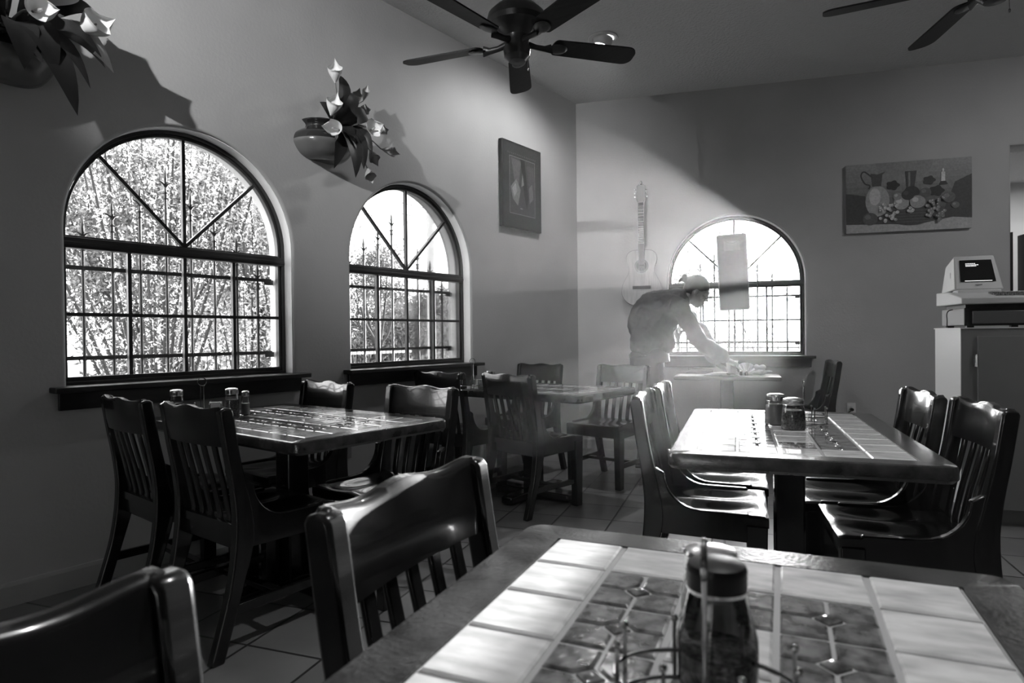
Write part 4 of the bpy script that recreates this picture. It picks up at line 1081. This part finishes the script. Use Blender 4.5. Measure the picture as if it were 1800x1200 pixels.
tree('pale tree with a leaning trunk in the lower panes of the second window', -7.0, 11.6, 2.7, 1.2, 10, 4200, M['pleaf'], .08)
tree('small dark crowned tree at the left edge of the second window', -8.4, 10.0, 3.4, .9, 8, 3000, M['tleaf'], .09)
tree('low round tree behind the right panes of the second window', -6.4, 14.2, 3.0, 1.4, 9, 4200, M['pleaf'], .09)
tree('distant tree line crown left in the second window', -15.0, 16.2, 3.3, 2.6, 14, 14000, M['tleaf'], .16, low=1.2)
tree('distant tree line crown right in the second window', -15.5, 20.0, 3.4, 2.8, 14, 14000, M['tleaf'], .17, low=1.2)
tree('rounded clipped bush in the bottom left panes of the second window', -4.0, 7.0, .95, .55, 7, 2400, M['pleaf'], .05, 0, 'bush')
tree('rounded bush behind the bars at the bottom right of the larger window', -6.9, 6.4, 1.05, .7, 7, 2600, M['tleaf'], .06, 0, 'bush')
tree('dark low bush below the trees left in the larger window', -7.3, 4.9, 1.3, .9, 7, 2600, M['tleaf'], .08, 0, 'bush')
tree('low hedge bush seen faintly through the back window', -1.2, 13.0, 1.5, 1.0, 8, 1800, M['pleaf'], .1, 0, 'bush')
tree('faint tree left in the back window beyond the person', -4.3, 18.0, 4.0, 1.5, 8, 2200, M['pleaf'], .13)
def agave(label, x, y, n, L):
    t = MB()
    for k in range(n):
        a = random.uniform(0, 2*PI); e = random.uniform(.3, 1.3); d = Vector((math.cos(a)*math.cos(e), math.sin(a)*math.cos(e), math.sin(e))); sd = Vector((-math.sin(a), math.cos(a), 0))*.012
        A = [t.v(-sd), t.v(sd)]; B = [t.v(d*L*.6+sd), t.v(d*L*.6-sd)]; t.face((A[0], A[1], B[0], B[1])); t.face((B[1], B[0], t.v(d*L+Vector((0, 0, -.12*L)))))
    return tag(t.build('spiky_grass_clump', M['grass'], loc=(x, y, GZ), smooth=0, fixn=False), label, 'grass')
agave('spiky grass clump by the road, low in the middle of the larger window', -4.0, 4.75, 200, .7)
agave('second spiky grass clump farther right beyond the ocotillo', -3.9, 5.6, 120, .6)
fc = thing('picket_fence', 'white picket fence across the road in the larger window', 'fence', (-8.0, 5.2, GZ), 0)
pk = MB()
for k in range(46): pk.prism([(-.035, .05), (.035, .05), (.035, .80), (0, .86), (-.035, .80)], -.01, .01, lambda a, b, h, k=k: (h, .12*k, b+.25))
pk.build('pickets', M['cream'], fc, smooth=0); rl = MB()
for z in (.45, .9): rl.box((-.03, 2.7, z), (.03, 5.6, .06))
rl.build('fence_rails', M['cream'], fc, smooth=0)
ps_ = MB()
for y in (0, 1.8, 3.6, 5.4): ps_.box((-.06, y, .55), (.08, .08, 1.1))
ps_.build('fence_posts', M['cream'], fc, smooth=0)
pc_ = thing('porch_column', 'pale round porch column outside the second window', 'column', (-2.0, 5.36, GZ))
MB().lathe([(0, 0), (.07, 0), (.07, .08), (.05, .1), (.046, 2.9), (.07, 2.95), (.07, 3.05), (0, 3.05)], 24).build('shaft', M['cream'], pc_)
MB().box((0, 0, 3.1), (.3, .3, .1)).build('capital', M['cream'], pc_)
pl = thing('utility_wire', 'thin overhead wires crossing the top right of the larger window', 'wire', (-9.8, 0, 0))
for z, dz in ((5.05, .15), (4.75, .15)):
    MB().tube([(0, -3, z+dz), (0, 6, z-.1), (0, 18, z-.3)], .012, 5).build('cable', M['iron'], pl)
bf = thing('boundary_fence', 'faint iron boundary fence beyond the back window', 'fence', (-2.6, 10.5, GZ), R(14))
fr_ = MB()
for k in range(30): fr_.tube([(.16*k, 0, 0), (.16*k, 0, 1.15)], .011, 6)
fr_.build('fence_bars', M['iron'], bf); fr_ = MB()
for z in (.2, 1.0): fr_.box((2.32, 0, z), (4.7, .03, .03))
fr_.build('fence_rails', M['iron'], bf)

# ------------------------------------------------------------------ haze in the dining room
hz = MB().prism([(.03, 3.3), (1.75, 1.75), (3.0, 1.5), (7.3, 3.8), (7.3, 8.3), (.03, 5.38)], .02, CEIL-.02).build('haze', bpy.data.materials.new('dusty_air'), smooth=0)
hm = hz.data.materials[0]; hm.use_nodes = True; nt = hm.node_tree
for n in list(nt.nodes):
    if n.type != 'OUTPUT_MATERIAL': nt.nodes.remove(n)
vs = nt.nodes.new('ShaderNodeVolumeScatter'); vs.inputs['Density'].default_value = .008; vs.inputs['Anisotropy'].default_value = .5
nt.links.new(vs.outputs[0], nt.nodes['Material Output'].inputs['Volume'])
hz['kind'] = 'stuff'; tag(hz, 'sunlit dusty air filling the dining room', 'haze')
